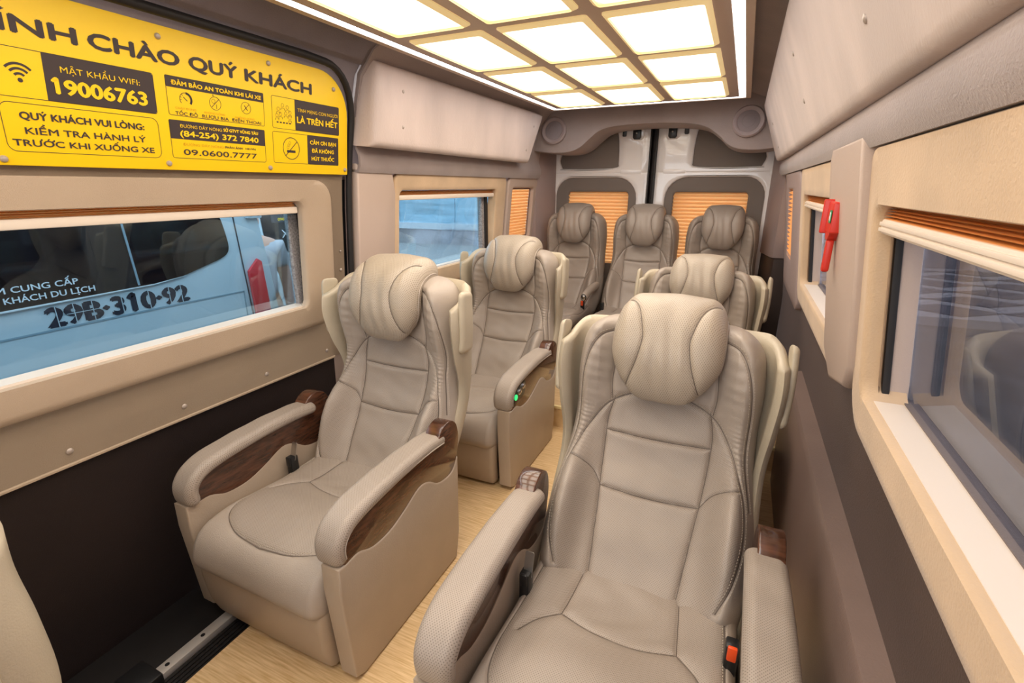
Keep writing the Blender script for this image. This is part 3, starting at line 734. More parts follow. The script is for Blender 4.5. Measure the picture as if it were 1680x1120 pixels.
# ---- ceiling light board
cl = empty('ceiling_light_board', (0, 0, 0)); props(cl, 'illuminated ceiling board with a grid of glowing cream panels and white strip', 'ceiling light')
ZB = 1.685
box('outer_frame', 'ceiling_trim', (-1.165, -1.2, ZB+.012), (-.045, 3.125, 1.752), cl, .006)
def ringbox(name, m, x0, x1, y0, y1, wd, z0, z1, parent):
    out = rrect(x0, x1, y0, y1, .004, 2); inn = rrect(x0+wd, x1-wd, y0+wd, y1-wd, .003, 2); bm = bmesh.new(); n = len(out)
    R_ = [[bm.verts.new((p, q, z)) for p, q in lst] for lst, z in ((out, z1), (out, z0), (inn, z0), (inn, z1))]
    for A, B in zip(R_, R_[1:]):
        for k in range(n): bm.faces.new((A[k], A[(k+1) % n], B[(k+1) % n], B[k]))
    bmesh.ops.recalc_face_normals(bm, faces=bm.faces[:]); return from_bm(name, bm, m, parent)
ringbox('light_strip', 'light_strip', -1.146, -.066, -1.19, 3.105, .020, ZB, ZB+.014, cl)
ringbox('strip_lip', 'ceiling_trim', -1.172, -.038, -1.21, 3.132, .024, ZB-.004, ZB+.016, cl)
box('grid_board', 'ceiling_board', (-1.118, -1.15, ZB-.004), (-.094, 3.072, ZB+.03), cl, .004)
xs = [(-1.058, -.787), (-.741, -.461), (-.420, -.140)]
for i in range(-4, 3):
    y0, y1 = 1.483+.5145*i, 1.483+.5145*i+.455
    if y0 < -1.1: continue
    for x0, x1 in xs:
        fo, fi = rrect(x0, x1, y0, y1, .012, 3), rrect(x0+.014, x1-.014, y0+.014, y1-.014, .010, 3)
        bm = bmesh.new(); n = len(fo)
        R_ = [[bm.verts.new((p, q, z)) for p, q in lst] for lst, z in ((fo, ZB), (fo, ZB-.008), (fi, ZB-.0165), (fi, ZB-.006))]
        for A, B in zip(R_, R_[1:]):
            for k in range(n): bm.faces.new((A[k], A[(k+1) % n], B[(k+1) % n], B[k]))
        bmesh.ops.recalc_face_normals(bm, faces=bm.faces[:]); f = from_bm('panel_frame', bm, 'panel_bevel_glow', cl)
        # softly domed glowing panel
        bm = bmesh.new(); nx = 14; g = {}
        for a in range(nx+1):
            for c in range(nx+1):
                u, v = a/nx*2-1, c/nx*2-1; d = (1-u**4)*(1-v**4)
                g[a, c] = bm.verts.new((x0+.012+(x1-x0-.024)*a/nx, y0+.012+(y1-y0-.024)*c/nx, ZB-.010-.007*d))
        for a in range(nx):
            for c in range(nx): bm.faces.new((g[a, c], g[a, c+1], g[a+1, c+1], g[a+1, c]))
        gl = [.16+.84*((1-(a/nx*2-1)**8)*(1-(c/nx*2-1)**8)) for a in range(nx+1) for c in range(nx+1)]
        o_ = from_bm('glowing_panel', bm, 'light_panel', f, smooth=True)
        o_.data.attributes.new('glow', 'FLOAT', 'POINT').data.foreach_set('value', gl)

# ---- overhead cabinets
def cabinet(name, pts4, thick, label, parent_screws, nrm, m='suede'):
    """pts4: four corners (near bottom, far bottom, far top, near top) with rounded, padded face"""
    root = empty(name, tuple(pts4[0])); props(root, label, 'cabinet', 'overhead cabinets')
    P0, P1, P2, P3 = [Vector(p) for p in pts4]; O = P0.copy(); N = Vector(nrm).normalized()
    nu, nv = 40, 16; bm = bmesh.new(); F, Bk = [], []
    for j in range(nv+1):
        tv = (1-math.cos(math.pi*j/nv))/2; rf, rb = [], []
        for i in range(nu+1):
            tu = (1-math.cos(math.pi*i/nu))/2
            p = (P0*(1-tu)+P1*tu)*(1-tv)+(P3*(1-tu)+P2*tu)*tv
            Lu = (P1-P0).length; Lv = (P3-P0).length
            e = min(1, min(tu, 1-tu)*Lu/.02); f = min(1, min(tv, 1-tv)*Lv/.02)
            h = thick*math.sqrt(1-(1-e)**2)*math.sqrt(1-(1-f)**2)
            rf.append(bm.verts.new(p+N*h-O)); 
        F.append(rf)
    for j in range(nv):
        for i in range(nu): bm.faces.new((F[j][i], F[j][i+1], F[j+1][i+1], F[j+1][i]))
    rim = F[0] + [F[j][nu] for j in range(1, nv+1)] + F[nv][nu-1::-1] + [F[j][0] for j in range(nv-1, 0, -1)]
    bk = [bm.verts.new(v.co-N*.09) for v in rim]; n = len(rim)
    for k in range(n): bm.faces.new((rim[k], rim[(k+1) % n], bk[(k+1) % n], bk[k]))
    bmesh.ops.recalc_face_normals(bm, faces=bm.faces[:])
    from_bm('door_panel', bm, m, root, smooth=True, sharp=70)
    for tu, tv in parent_screws:
        p = (P0*(1-tu)+P1*tu)*(1-tv)+(P3*(1-tu)+P2*tu)*tv+N*(thick-.0005)-O
        A = Vector((0, 1, 0)); B = N.cross(A)
        lathe('screw', 'screw_cap', [(.007, 0), (.0065, .002), (.003, .0035)], lambda a, b, h, p=p, A=A, B=B: tuple(p+A*a+B*b+N*h), root, 12)
    return root
cabinet('overhead_cabinet', [(-1.310, 1.545, 1.372), (-1.310, 3.03, 1.372), (-1.265, 3.17, 1.672), (-1.290, 1.575, 1.668)], .030, 'pale suede overhead cabinet panel on the left wall, behind the yellow sign', [(.11, .29), (.10, .72), (.93, .25), (.935, .72)], (.99, 0, -.10))
cabinet('overhead_cabinet', [(.188, -.9, 1.352), (.172, 3.38, 1.372), (.055, 3.22, 1.672), (.062, -.9, 1.672)], .030, 'long pale suede overhead cabinet panel running along the right wall', [(.42, .3), (.6, .31), (.605, .68), (.905, .2), (.91, .55)], (-.95, 0, -.33))

# ---- right wall
wR = empty('wall_right'); props(wR, kind='structure')
wall_sheet('lower_panel', 'taupe_panel', -1.6, 3.5, -.05, .89, xr, parent=wR, side=-1, holes=[(-.6, .995, .862, .9), (1.43, 2.17, .862, .9)], nz=10)
wall_sheet('middle_panel', 'suede_tan', -1.6, 3.5, .86, 1.31, xr, parent=wR, side=-1, holes=[(-.6, .995, .862, 1.235), (1.43, 2.17, .862, 1.235), (2.67, 2.91, .905, 1.21)], nz=8)
plate_hole('window_surround', 'suede_tan', rrect(-.75, 1.085, .790, 1.292, .07), rrect(-.62, 1.005, .868, 1.200, .035), .024, .002, fr(), wR, lip=.012, back=.055)
plate_hole('window_surround', 'suede_tan', rrect(1.36, 2.28, .790, 1.292, .05), rrect(1.42, 2.18, .868, 1.200, .03), .022, .002, fr(), wR, back=.055)
plate_hole('blind_surround', 'mauve_plastic', rrect(2.31, 3.10, .72, 1.292, .05), rrect(2.66, 2.92, .90, 1.215, .025), .022, .002, fr(), wR, back=.02)
prism('pillar_cover', 'pillar_plastic', [(1.065, .90), (1.12, .835), (1.30, .79), (1.40, .84), (1.40, 1.285), (1.39, 1.315), (1.05, 1.315)], -.005, .036, fr(), wR, bev=.012, seg=3)
w3 = empty('window_3'); props(w3, kind='structure'); w4 = empty('window_4'); props(w4, kind='structure')
for wn, (a, b) in ((w3, (-.62, 1.005)), (w4, (1.42, 2.18))):
    prism('pane', 'window_glass_film', rrect(a-.04, b+.04, .84, 1.25, .03), -.047, -.045, fr(), wn, smooth=False)
    prism('window_sill', 'blind_rail', [(.045, .857), (-.012, .857), (-.012, .869), (.045, .869)], a, b, lambda p, q, c: (xr(.865)+p*.9, c, q), wn, bev=.002)
    prism('sill_ledge', 'sill_grey', [(.060, .862), (.035, .862), (.035, .871), (.060, .871)], a, b, lambda p, q, c: (xr(.865)+p*.98, c, q), wn, bev=.001)
    prism('rubber_channel', 'rubber', [(b-.010, .872), (b+.003, .872), (b+.003, 1.196), (b-.010, 1.196)], -.016, -.004, fr(), wn, bev=.002)
    prism('felt_strip', 'pillar_plastic', [(b-.006, .872), (b+.003, .872), (b+.003, 1.196), (b-.006, 1.196)], -.044, -.016, fr(), wn, bev=.002)
bl4 = empty('window_blind'); props(bl4, 'folded orange pleated blind above the large right window', 'blind', 'folded window blinds')
bl5 = empty('window_blind'); props(bl5, 'folded orange pleated blind above the small window behind the red hammer', 'blind', 'folded window blinds')
for q_, (a, b) in ((bl4, (-.61, .998)), (bl5, (1.43, 2.17))):
    box('blind_rail', 'blind_rail', (.210, a, 1.156), (.238, b, 1.180), q_, .004)
    for k in range(2): box('rail_groove', 'blind_rail', (.2075, a, 1.160+.009*k), (.212, b, 1.166+.009*k), q_, .001)
    pleats('pleated_cloth', a, b, 1.180, 1.203, .005, .010, lambda y, z, o: (.222+o, y, z), q_)
bl6 = empty('pleated_blind'); props(bl6, 'narrow closed orange pleated blind at the right rear corner', 'blind', 'closed pleated blinds')
pleats('pleated_cloth', 2.655, 2.925, .895, 1.22, .0205, .010, lambda y, z, o: (xr(z)-.014+o, y, z), bl6)
# brown box section along the foot of the right wall
props(prism('trim_ledge_right', 'brown_panel', [(.315, -.05), (.262, -.05), (.248, .50), (.256, .515), (.30, .52)], -1.6, 2.15, lambda p, q, a: (p, a, q), None, bev=.006), kind='structure')
# emergency hammer
eh = empty('emergency_hammer', (.182, 1.285, 1.125)); props(eh, 'red emergency hammer in its red holder on the right pillar', 'hammer')
def hz(p, q, a): return (a*.8, p*.75, q*.75)
prism('holder', 'hammer_red', rrect(-.045, .050, .01, .098, .006), -.010, .020, hz, eh, bev=.004)
prism('holder_edge', 'hammer_red', rrect(.040, .056, .005, .104, .004), -.022, .022, hz, eh, bev=.003)
prism('holder_chin', 'hammer_red', [(-.040, .012), (.045, .012), (.020, -.012), (-.010, -.012)], -.008, .018, hz, eh, bev=.003)
prism('handle', 'hammer_red', rrect(-.014, .014, -.105, -.008, .010), -.006, .012, hz, eh, bev=.004)
lbl = prism('safety_label', 'green_light', rrect(-.044, -.010, .040, .075, .002), -.0115, -.0105, hz, eh); lbl.data.materials.clear(); lbl.data.materials.append(mat('label_green', (.03, .25, .10), .5))
prism('pictogram', 'white_print', [(-.036, .045), (-.026, .052), (-.022, .048), (-.018, .056), (-.026, .060), (-.022, .070), (-.032, .066)], -.0125, -.0115, hz, eh)

# ---- rear: header with speaker pods
hd = smoothline([(-1.44, 1.466), (-1.36, 1.462), (-1.24, 1.448), (-1.12, 1.450), (-1.04, 1.478), (-.975, 1.53), (-.91, 1.575), (-.80, 1.598), (-.6, 1.604), (-.40, 1.596), (-.27, 1.572), (-.19, 1.52), (-.13, 1.466), (-.06, 1.438), (.06, 1.434), (.16, 1.446), (.24, 1.45)], 5)
hdr = prism('ceiling_header', 'headliner', hd+[(.24, 1.77), (-1.44, 1.77)], 3.33, 3.66, lambda p, q, a: (p, a, q), None, bev=.03, seg=4); props(hdr, kind='structure')
for x, lb in ((-1.225, 'round grey speaker in the rear header, left side'), (-.035, 'round grey speaker in the rear header, right side')):
    s_ = empty('speaker', (x, 3.326, 1.588)); props(s_, lb, 'speaker', 'ceiling speakers')
    s_.rotation_euler = (R(-8), 0, 0)
    f_ = lambda a, b, h: (a, -h, b)
    lathe('speaker_ring', 'speaker_plastic', [(.088, -.01), (.088, .006), (.080, .014), (.066, .012), (.060, .006)], f_, s_, 40)
    lathe('speaker_grille', 'speaker_mesh', [(.060, .004), (.058, .008), (.035, .011), (.034, .0095), (.012, .013), (.002, .0135)], f_, s_, 32)

# ---- corner pillars
props(prism('trim_pillar_left', 'mauve_plastic', [(-1.45, 3.45), (-1.395, 3.44), (-1.375, 3.50), (-1.345, 3.76), (-1.45, 3.76)], .12, 1.50, lambda p, q, a: (p, q, a), None, bev=.01), kind='structure')
props(prism('trim_pillar_right', 'mauve_plastic', [(.28, 3.45), (.205, 3.44), (.185, 3.50), (.135, 3.76), (.28, 3.76)], .80, 1.50, lambda p, q, a: (p, q, a), None, bev=.01), kind='structure')
props(prism('trim_pillar_right_foot', 'dark_panel', [(.30, 3.45), (.215, 3.44), (.195, 3.50), (.145, 3.76), (.30, 3.76)], .10, .80, lambda p, q, a: (p, q, a), None, bev=.01), kind='structure')
wb = empty('wall_back'); props(wb, kind='structure')
for lo_, hi_ in (((-1.6, -.2), (.4, .62)), ((-1.6, 1.24), (.4, 1.85)), ((-1.6, .62), (-1.27, 1.24)), ((-.77, .62), (-.46, 1.24)), ((.05, .62), (.4, 1.24))):
    box('outer_skin', 'dark_panel', (lo_[0], 3.80, lo_[1]), (hi_[0], 3.83, hi_[1]), wb, 0)
for s_ in (-1, 1):
    pass
# ---- rear doors
def fd(p, q, a): return (p, 3.75-a, q)
for nm, x0, x1, sgn in (('door_1', -1.375, -.650, -1), ('door_2', -.598, .150, 1)):
    d = empty(nm); props(d, kind='structure')
    xm = (x0+x1)/2
    bm = bmesh.new()
    mapx = (lambda p: p) if sgn < 0 else (lambda p: -1.248-p)      # right leaf mirrors the left one
    x0_, x1_ = (x0, x1) if sgn < 0 else (-1.248-x1, -1.248-x0)
    fm = lambda p, q, a: fd(mapx(p), q, a)
    outer_low = rrect(x0_, x1_, .05, 1.325, .001, 6); win = rrect(x0_+.035, x1_-.070, .20, 1.262, .0, 6, rs=(.04, .04, .16, .16))
    # lower leaf with the upholstered frame let in, upper leaf with the trapezoid panel let in
    plate_hole('door_skin', 'door_paint', outer_low, rrect(x0_+.030, x1_-.075, .20, 1.292, .0, 6, rs=(.03, .04, .15, .13)), .05, -.03, fm, d, lip=.012, back=.03, lo=.0004)
    up = smoothline([(x0_+.075, 1.358), (x0_+.055, 1.42), (x0_+.10, 1.50), (x0_+.22, 1.585), (x0_+.33, 1.625), (x0_+.46, 1.62), (x0_+.495, 1.575), (x0_+.505, 1.40), (x0_+.48, 1.361), (x0_+.25, 1.354)], 5)
    # matching outer outline by angle
    c_ = np.mean(up, 0); oo = []
    for p in up:
        v = np.array(p)-c_; k = 9
        if v[0]: k = min(k, ((x1_ if v[0] > 0 else x0_)-c_[0])/v[0])
        if v[1]: k = min(k, ((1.70 if v[1] > 0 else 1.325)-c_[1])/v[1])
        oo.append(tuple(c_+v*k))
    # make sure the corners are included
    cn = [(x0_, 1.325), (x1_, 1.325), (x1_, 1.70), (x0_, 1.70)]
    for cc in cn:
        i = int(np.argmin([np.hypot(o[0]-cc[0], o[1]-cc[1]) for o in oo])); oo[i] = cc
    plate_hole('door_skin', 'door_paint', oo, up, .05, -.03, fm, d, lip=.012, back=.03, lo=.0004)
    prism('upper_upholstery', 'door_upholstery', [tuple(c_+(np.array(p)-c_)*1.03) for p in up], -.025, .000, fm, d, bev=.004)
    plate_hole('window_upholstery', 'door_upholstery', rrect(x0_+.026, x1_-.071, .196, 1.296, .0, 6, rs=(.03, .04, .15, .13)), rrect(x0_+.130, x1_-.135, .66, 1.190, .0, 6, rs=(.02, .02, .025, .025)), .028, -.025, fm, d, lip=.010, back=.02)
    for k in range(1): prism('pressing', 'door_paint', rrect(x1_-.20, x1_-.05, 1.315, 1.345, .008), .018, .021, fm, d, bev=.002)
    box('edge_seal', 'rubber', (min(mapx(x1_+.001), mapx(x1_+.012)), 3.70, .05), (max(mapx(x1_+.001), mapx(x1_+.012)), 3.78, 1.68), d, .002)
    lt = empty('door_latch', fm(x1_-.095, 1.59, .02)); lt.parent = d
    def fl2(p, q, a): return (p*(-sgn if False else 1), -a, q)
    prism('latch_plate', 'door_paint', rrect(-.045, .045, -.05, .05, .02), -.004, .002, fl2, lt, bev=.002)
    prism('latch_body', 'black_plastic', [(-.028, -.032), (-.018, -.044), (.018, -.044), (.028, -.032), (.028, .018), (.020, .028), (-.020, .028), (-.028, .018)], 0, .028, fl2, lt, bev=.004)
    prism('latch_claw', 'black_plastic', [(-.010, .02), (.010, .02), (.012, .062), (-.012, .062)], .010, .026, fl2, lt, bev=.003)
    lathe('latch_bolt', 'steel', [(.006, .02), (.006, .034), (.003, .036)], lambda a, b, h: (a, -h, b-.004), lt, 12)
    prism('bump_stop', 'black_plastic', rrect(-.014, .014, -.032, .04, .008), 0, .014, lambda p, q, a, s=sgn, xx=mapx(x1_-.185): (xx+p, 3.73-a, 1.60+q), d, bev=.003)
    prism('side_bracket', 'door_paint', rrect(x0_+.008, x0_+.022, 1.30, 1.345, .004), .018, .024, fm, d, bev=.001)
    pb = empty('pleated_blind'); props(pb, 'closed orange pleated blind in the %s rear door window' % ('left' if sgn < 0 else 'right'), 'blind', 'closed pleated blinds')
    xa, xb = sorted((mapx(x0_+.120), mapx(x1_-.125)))
    pleats('pleated_cloth', xa, xb, .65, 1.20, .0255, .011, lambda p, q, o: (p, 3.762-o, q), pb)

# ---- front bulkhead with windscreen opening, lower closing panels
wf_ = empty('wall_front'); props(wf_, kind='structure')
box('bulkhead', 'dark_panel', (-1.6, -1.62, -.2), (.4, -1.58, .9), wf_, 0); box('header', 'headliner', (-1.6, -1.62, 1.6), (.4, -1.58, 1.8), wf_, 0)

# ------------------------------------------------------------------ yellow sign over the sliding door window
sg = empty('welcome_sign', (-1.391, 1.0, 1.272)); props(sg, 'yellow board with black welcome lettering and phone numbers above the sliding door window', 'sign')
SY, SZ = 1.0, 1.272; TL = math.atan(.13)
sg.rotation_euler = (0, R(0), 0)
def fs(p, q, a):      # board plane: p along the cabin (y), q height, a proud
    return ((q-SZ)*.13 + a, p-SY, q-SZ)
YD, UD = (0, 1, 0), Vector((.13, 0, 1)).normalized()
prism('board', 'yellow_board', rrect(.30, 1.508, 1.272, 1.604, 0, 10, rs=(.01, .003, .135, .01)), -.006, 0, fs, sg, bev=.001)
def T(s, y, z, wd, h, m='sign_black', bold=0.0, par=None):
    t = text('lettering', m, s, fs(y, z, 0), h, wd, YD, UD, par or sg, bold); return t
for s_, y_, w_ in (('KÍNH', .508, .180), ('CHÀO', .711, .196), ('QUÝ', .934, .136), ('KHÁCH', 1.096, .245)): T(s_, y_, 1.5225, w_, .0315, bold=.055)
def flat(name, poly, m='sign_black', h=.0006, par=None): return prism(name, m, poly, h-.0004, h, fs, par or sg, smooth=False)
def outline(y0, y1, z0, z1, r=.008, wd=.0012, rs=None, par=None, h=.0006):
    o = rrect(y0, y1, z0, z1, r, 5, rs); i = rrect(y0+wd, y1-wd, z0+wd, z1-wd, max(r-wd, .0005), 5, tuple(max(.0005, q-wd) for q in rs) if rs else None)
    bm = bmesh.new(); A = [bm.verts.new(fs(*p, h)) for p in o]; B = [bm.verts.new(fs(*p, h)) for p in i]; n = len(A)
    for k in range(n): bm.faces.new((A[k], A[(k+1) % n], B[(k+1) % n], B[k]))
    return from_bm('box_outline', bm, 'sign_black', par or sg)
def ring(cy, cz, r, wd, a0=0, a1=360, m='sign_black', h=.0006, sy=1.0):
    bm = bmesh.new(); n = 32; V = [[bm.verts.new(fs(cy+sy*q*math.cos(R(a0+(a1-a0)*k/n)), cz+q*math.sin(R(a0+(a1-a0)*k/n)), h)) for q in (r-wd/2, r+wd/2)] for k in range(n+1)]
    for A, B in zip(V, V[1:]): bm.faces.new((A[0], A[1], B[1], B[0]))
    return from_bm('pictogram', bm, m, sg)
def bar(y0, z0, y1, z1, wd, m='sign_black', h=.0007, name='pictogram'):
    d = Vector((y1-y0, z1-z0)).normalized(); n = Vector((-d.y, d.x))*wd/2
    return flat(name, [(y0+n.x, z0+n.y), (y1+n.x, z1+n.y), (y1-n.x, z1-n.y), (y0-n.x, z0-n.y)], m, h)
# wifi box
outline(.535, .838, 1.4035, 1.4955, .006)
flat('dark_box', [(.620, 1.4955), (.832, 1.4955), (.838, 1.489), (.838, 1.41), (.832, 1.4035), (.617, 1.4035)])
T('MẬT KHẨU WIFI:', .648, 1.4625, .157, .0125, 'yellow_board', 0, None).location.x = .0006
T('19006763', .630, 1.4205, .186, .030, 'yellow_board', .05).location.x = .0006
for k, r in enumerate((.011, .020, .029)): ring(.577, 1.437, r, .0045, 42, 138, sy=.95)
ring(.577, 1.436, .0022, .0042)
outline(.533, .836, 1.2995, 1.394, .016)
T('QUÝ KHÁCH VUI LÒNG:', .563, 1.3635, .238, .0145, bold=.042); T('KIỂM TRA HÀNH LÝ', .567, 1.335, .234, .0135, bold=.025); T('TRƯỚC KHI XUỐNG XE', .543, 1.3115, .275, .0130, bold=.03)
# safety box
outline(.866, 1.153, 1.406, 1.498, .006); flat('dark_box', rrect(.866, 1.153, 1.472, 1.498, .003, 3))
T('ĐẢM BẢO AN TOÀN KHI LÁI XE', .880, 1.4785, .263, .0105, 'yellow_board', .05).location.x = .0006
ring(.914, 1.4475, .0155, .0015, -40, 220); ring(.914, 1.4475, .0150, .0055, -40, 85); bar(.908, 1.453, .918, 1.444, .0018)
for a in (130, 160, 190): bar(.914+.011*math.cos(R(a)), 1.4475+.011*math.sin(R(a)), .914+.015*math.cos(R(a)), 1.4475+.015*math.sin(R(a)), .001)
ring(.996, 1.449, .0165, .0012); bar(.985, 1.439, 1.007, 1.460, .0014); ring(.991, 1.454, .005, .0008); bar(.999, 1.436, .999, 1.447, .001); bar(.991, 1.466, .991, 1.471, .002)
ring(1.091, 1.4495, .0155, .0012); bar(1.081, 1.440, 1.102, 1.460, .0014); bar(1.086, 1.456, 1.096, 1.443, .0018)
T('CHẠY ĐÚNG', .884, 1.4225, .055, .0055, 'sign_faint'); T('KHÔNG UỐNG', .962, 1.4205, .060, .0055, 'sign_faint'); T('KHÔNG DÙNG', 1.055, 1.4190, .062, .0055, 'sign_faint')
T('TỐC ĐỘ', .883, 1.4085, .059, .0085, bold=.015); T('RƯỢU BIA', .955, 1.4090, .078, .0085, bold=.015); T('ĐIỆN THOẠI', 1.043, 1.4095, .096, .0080, bold=.015)
# hotline box
outline(.863, 1.150, 1.302, 1.3955, .006); flat('dark_box', rrect(.863, 1.150, 1.350, 1.3955, .003, 3))
T('ĐƯỜNG DÂY NÓNG', .890, 1.3785, .118, .0082, 'yellow_board').location.x = .0006; T('SỞ GTVT VŨNG TÀU', 1.013, 1.3795, .112, .0082, 'yellow_board', .05).location.x = .0006
T('(84-254) 372 7840', .889, 1.3575, .236, .0145, 'yellow_board', .045).location.x = .0006
T('ĐƯỜNG DÂY NÓNG', .894, 1.3345, .115, .0068, 'sign_faint'); T('PHẢN ÁNH', 1.014, 1.3350, .056, .0062, bold=.02); T('HK/VN', 1.080, 1.3355, .034, .0055, bold=.02)
T('09.0600.7777', .893, 1.3115, .224, .0150, bold=.02)
# two boxes on the right
outline(1.181, 1.466, 1.4055, 1.498, .006); flat('dark_box', rrect(1.270, 1.466, 1.4055, 1.498, .004, 3))
T('TÍNH MẠNG CON NGƯỜI', 1.280, 1.463, .178, .0105, 'yellow_board', 0).location.x = .0006; T('LÀ TRÊN HẾT', 1.277, 1.4300, .180, .0190, 'yellow_board', .04).location.x = .0006
for a, c in ((1.205, 1.462), (1.222, 1.474), (1.240, 1.470), (1.250, 1.456), (1.213, 1.448), (1.233, 1.452), (1.199, 1.443), (1.249, 1.440)):
    ring(a, c, .0052, .0009); bar(a-.006, c-.008, a+.006, c-.008, .0009); bar(a-.006, c-.008, a-.007, c-.014, .0009); bar(a+.006, c-.008, a+.007, c-.014, .0009)
for k in range(5): bar(1.197+.012*k, 1.424, 1.204+.012*k, 1.424, .004)
outline(1.179, 1.462, 1.303, 1.3965, .006); flat('dark_box', rrect(1.318, 1.462, 1.303, 1.3965, .004, 3))
for s, z, a, b in (('CẢM ƠN BẠN', 1.3680, 1.329, .120), ('ĐÃ KHÔNG', 1.3420, 1.336, .102), ('HÚT THUỐC', 1.3165, 1.334, .105)): T(s, a, z, b, .0125, 'yellow_board', .035).location.x = .0006
ring(1.250, 1.349, .033, .0022); bar(1.226, 1.326, 1.275, 1.372, .0022); bar(1.232, 1.340, 1.266, 1.340, .0075)
for k in range(3): ring(1.236+.004*k, 1.352+.007*k, .004, .0007)
for y, z in ((.861, 1.579), (1.177, 1.582), (1.441, 1.553), (.522, 1.284), (.851, 1.288), (1.164, 1.287), (1.495, 1.290), (.56, 1.585)):
    p = Vector(fs(y, z, 0)); N = Vector((1, 0, -.13)).normalized(); A = Vector((0, 1, 0)); B = N.cross(A)
    lathe('screw', 'screw_cap', [(.0072, 0), (.0072, .002), (.005, .005), (.001, .006)], lambda a, b, h, p=p, N=N, A=A, B=B: tuple(p+A*a+B*b+N*h), sg, 14)

# ------------------------------------------------------------------ outside
gz = -.62
props(box('ground', 'asphalt', (-40, -30, gz-.1), (40, 40, gz), None, 0), kind='structure')
# neighbouring white van, its side at x = -2.5
nv_ = empty('parked_van', (-2.5, 0, gz)); props(nv_, 'white van parked alongside with dark side windows, plate number and red tail lamp', 'van')
XV = -2.5
def fv(p, q, a): return (a, p, q-gz)
body = smoothline([(-3.6, .1-.3), (-3.7, .45), (-3.3, .70), (-2.9, 1.30), (-2.3, 1.62), (-1.2, 1.72), (1.4, 1.72), (1.78, 1.64), (1.90, 1.40), (1.985, .82), (2.02, .30), (2.0, -.25)], 5)
bm = bmesh.new(); K = []
for a, sc in ((0, 1), (-.04, 1), (-1.76, 1), (-1.80, 1)):
    K.append([bm.verts.new(((-.05 if a in (0, -1.80) and False else a)+0, p, q-gz)) for p, q in body])
n = len(body)
bm.faces.new(K[0]); bm.faces.new(K[-1][::-1])
for A, B in zip(K, K[1:]):
    for k in range(n): bm.faces.new((A[k], A[(k+1) % n], B[(k+1) % n], B[k]))
bmesh.ops.recalc_face_normals(bm, faces=bm.faces[:]); from_bm('body', bm, 'van_paint', nv_, smooth=True, sharp=30)
wp = smoothline([(1.735, 1.06), (1.748, .98), (1.752, .92), (1.735, .885), (1.69, .862), (1.62, .842)], 4)
win = [(1.72, 1.095)] + wp + [(1.48, .803), (1.35, .788), (.8, .778), (-1.9, .772), (-2.5, .80), (-2.45, 1.095)]
prism('side_window', 'van_glass', win, .001, .006, fv, nv_, smooth=False)
prism('window_rim', 'white_print', [(1.50, .806), (1.35, .786), (.8, .772), (-1.9, .768), (-1.9, .774), (.8, .779), (1.35, .790)], .0065, .009, fv, nv_, smooth=False)
prism('window_divider', 'van_paint_shadow', [(1.262, 1.095), (1.270, 1.095), (1.284, .795), (1.276, .795)], .006, .010, fv, nv_, smooth=False)
prism('body_groove', 'van_paint_shadow', [(-2.5, .652), (1.34, .667), (1.80, .664), (1.80, .671), (1.34, .675), (-2.5, .660)], .0005, .002, fv, nv_, smooth=False)
prism('body_groove', 'van_paint_shadow', [(1.797, .671), (1.803, .671), (1.800, .3), (1.792, .3)], .0005, .002, fv, nv_, smooth=False)
prism('door_gap', 'van_print_dark', [(1.800, 1.2), (1.806, 1.2), (1.838, .52), (1.85, .1), (1.843, .1), (1.831, .52)], .0008, .003, fv, nv_, smooth=False)
prism('tail_lamp', 'tail_red', [(1.838, .775), (1.905, .838), (1.930, .820), (1.955, .30), (1.850, .30)], .001, .022, fv, nv_, bev=.006)
prism('hinge', 'van_paint', rrect(1.880, 1.975, 1.060, 1.10, .006), .001, .018, fv, nv_, bev=.003)
for k in range(2): prism('hinge_slot', 'van_print_dark', rrect(1.900+.045*k, 1.915+.045*k, 1.072, 1.098, .003), .018, .019, fv, nv_)
def TV(s, y, z, wd, h, m, bold=0, x=.0): return text('lettering', m, s, (x+.001, y, z-gz), h, wd, (0, 1, 0), (0, 0, 1), nv_, bold)
# stencil plate number: bold digits with the stencil bridges cut by body-coloured slits
TV('29B·310·92', .925, .683, .568, .080, 'van_print_dark', .06)
for yy in (.957, 1.018, 1.085, 1.198, 1.312, 1.405, 1.462):
    prism('stencil_bridge', 'van_paint', [(yy-.0016, .676), (yy+.0016, .676), (yy+.0016, .772), (yy-.0016, .772)], .0022, .0028, fv, nv_, smooth=False)
prism('stencil_bridge', 'van_paint', [(.99, .722), (1.12, .722), (1.12, .7245), (.99, .7245)], .0022, .0028, fv, nv_, smooth=False)
TV('ĐIỂM CUNG CẤP', .728, .8425, .328, .0245, 'white_print', .02, x=.0065)
TV('HÀNH KHÁCH DU LỊCH', .690, .8030, .418, .0245, 'white_print', .02, x=.0065)
for y in (-2.6, 1.1): lathe('wheel', 'rubber', [(.15, 0), (.30, .0), (.32, .03), (.32, .20), (.30, .22), (.15, .22)], lambda a, b, h, y=y: (-h+.01, y+a, .32+b), nv_, 28)

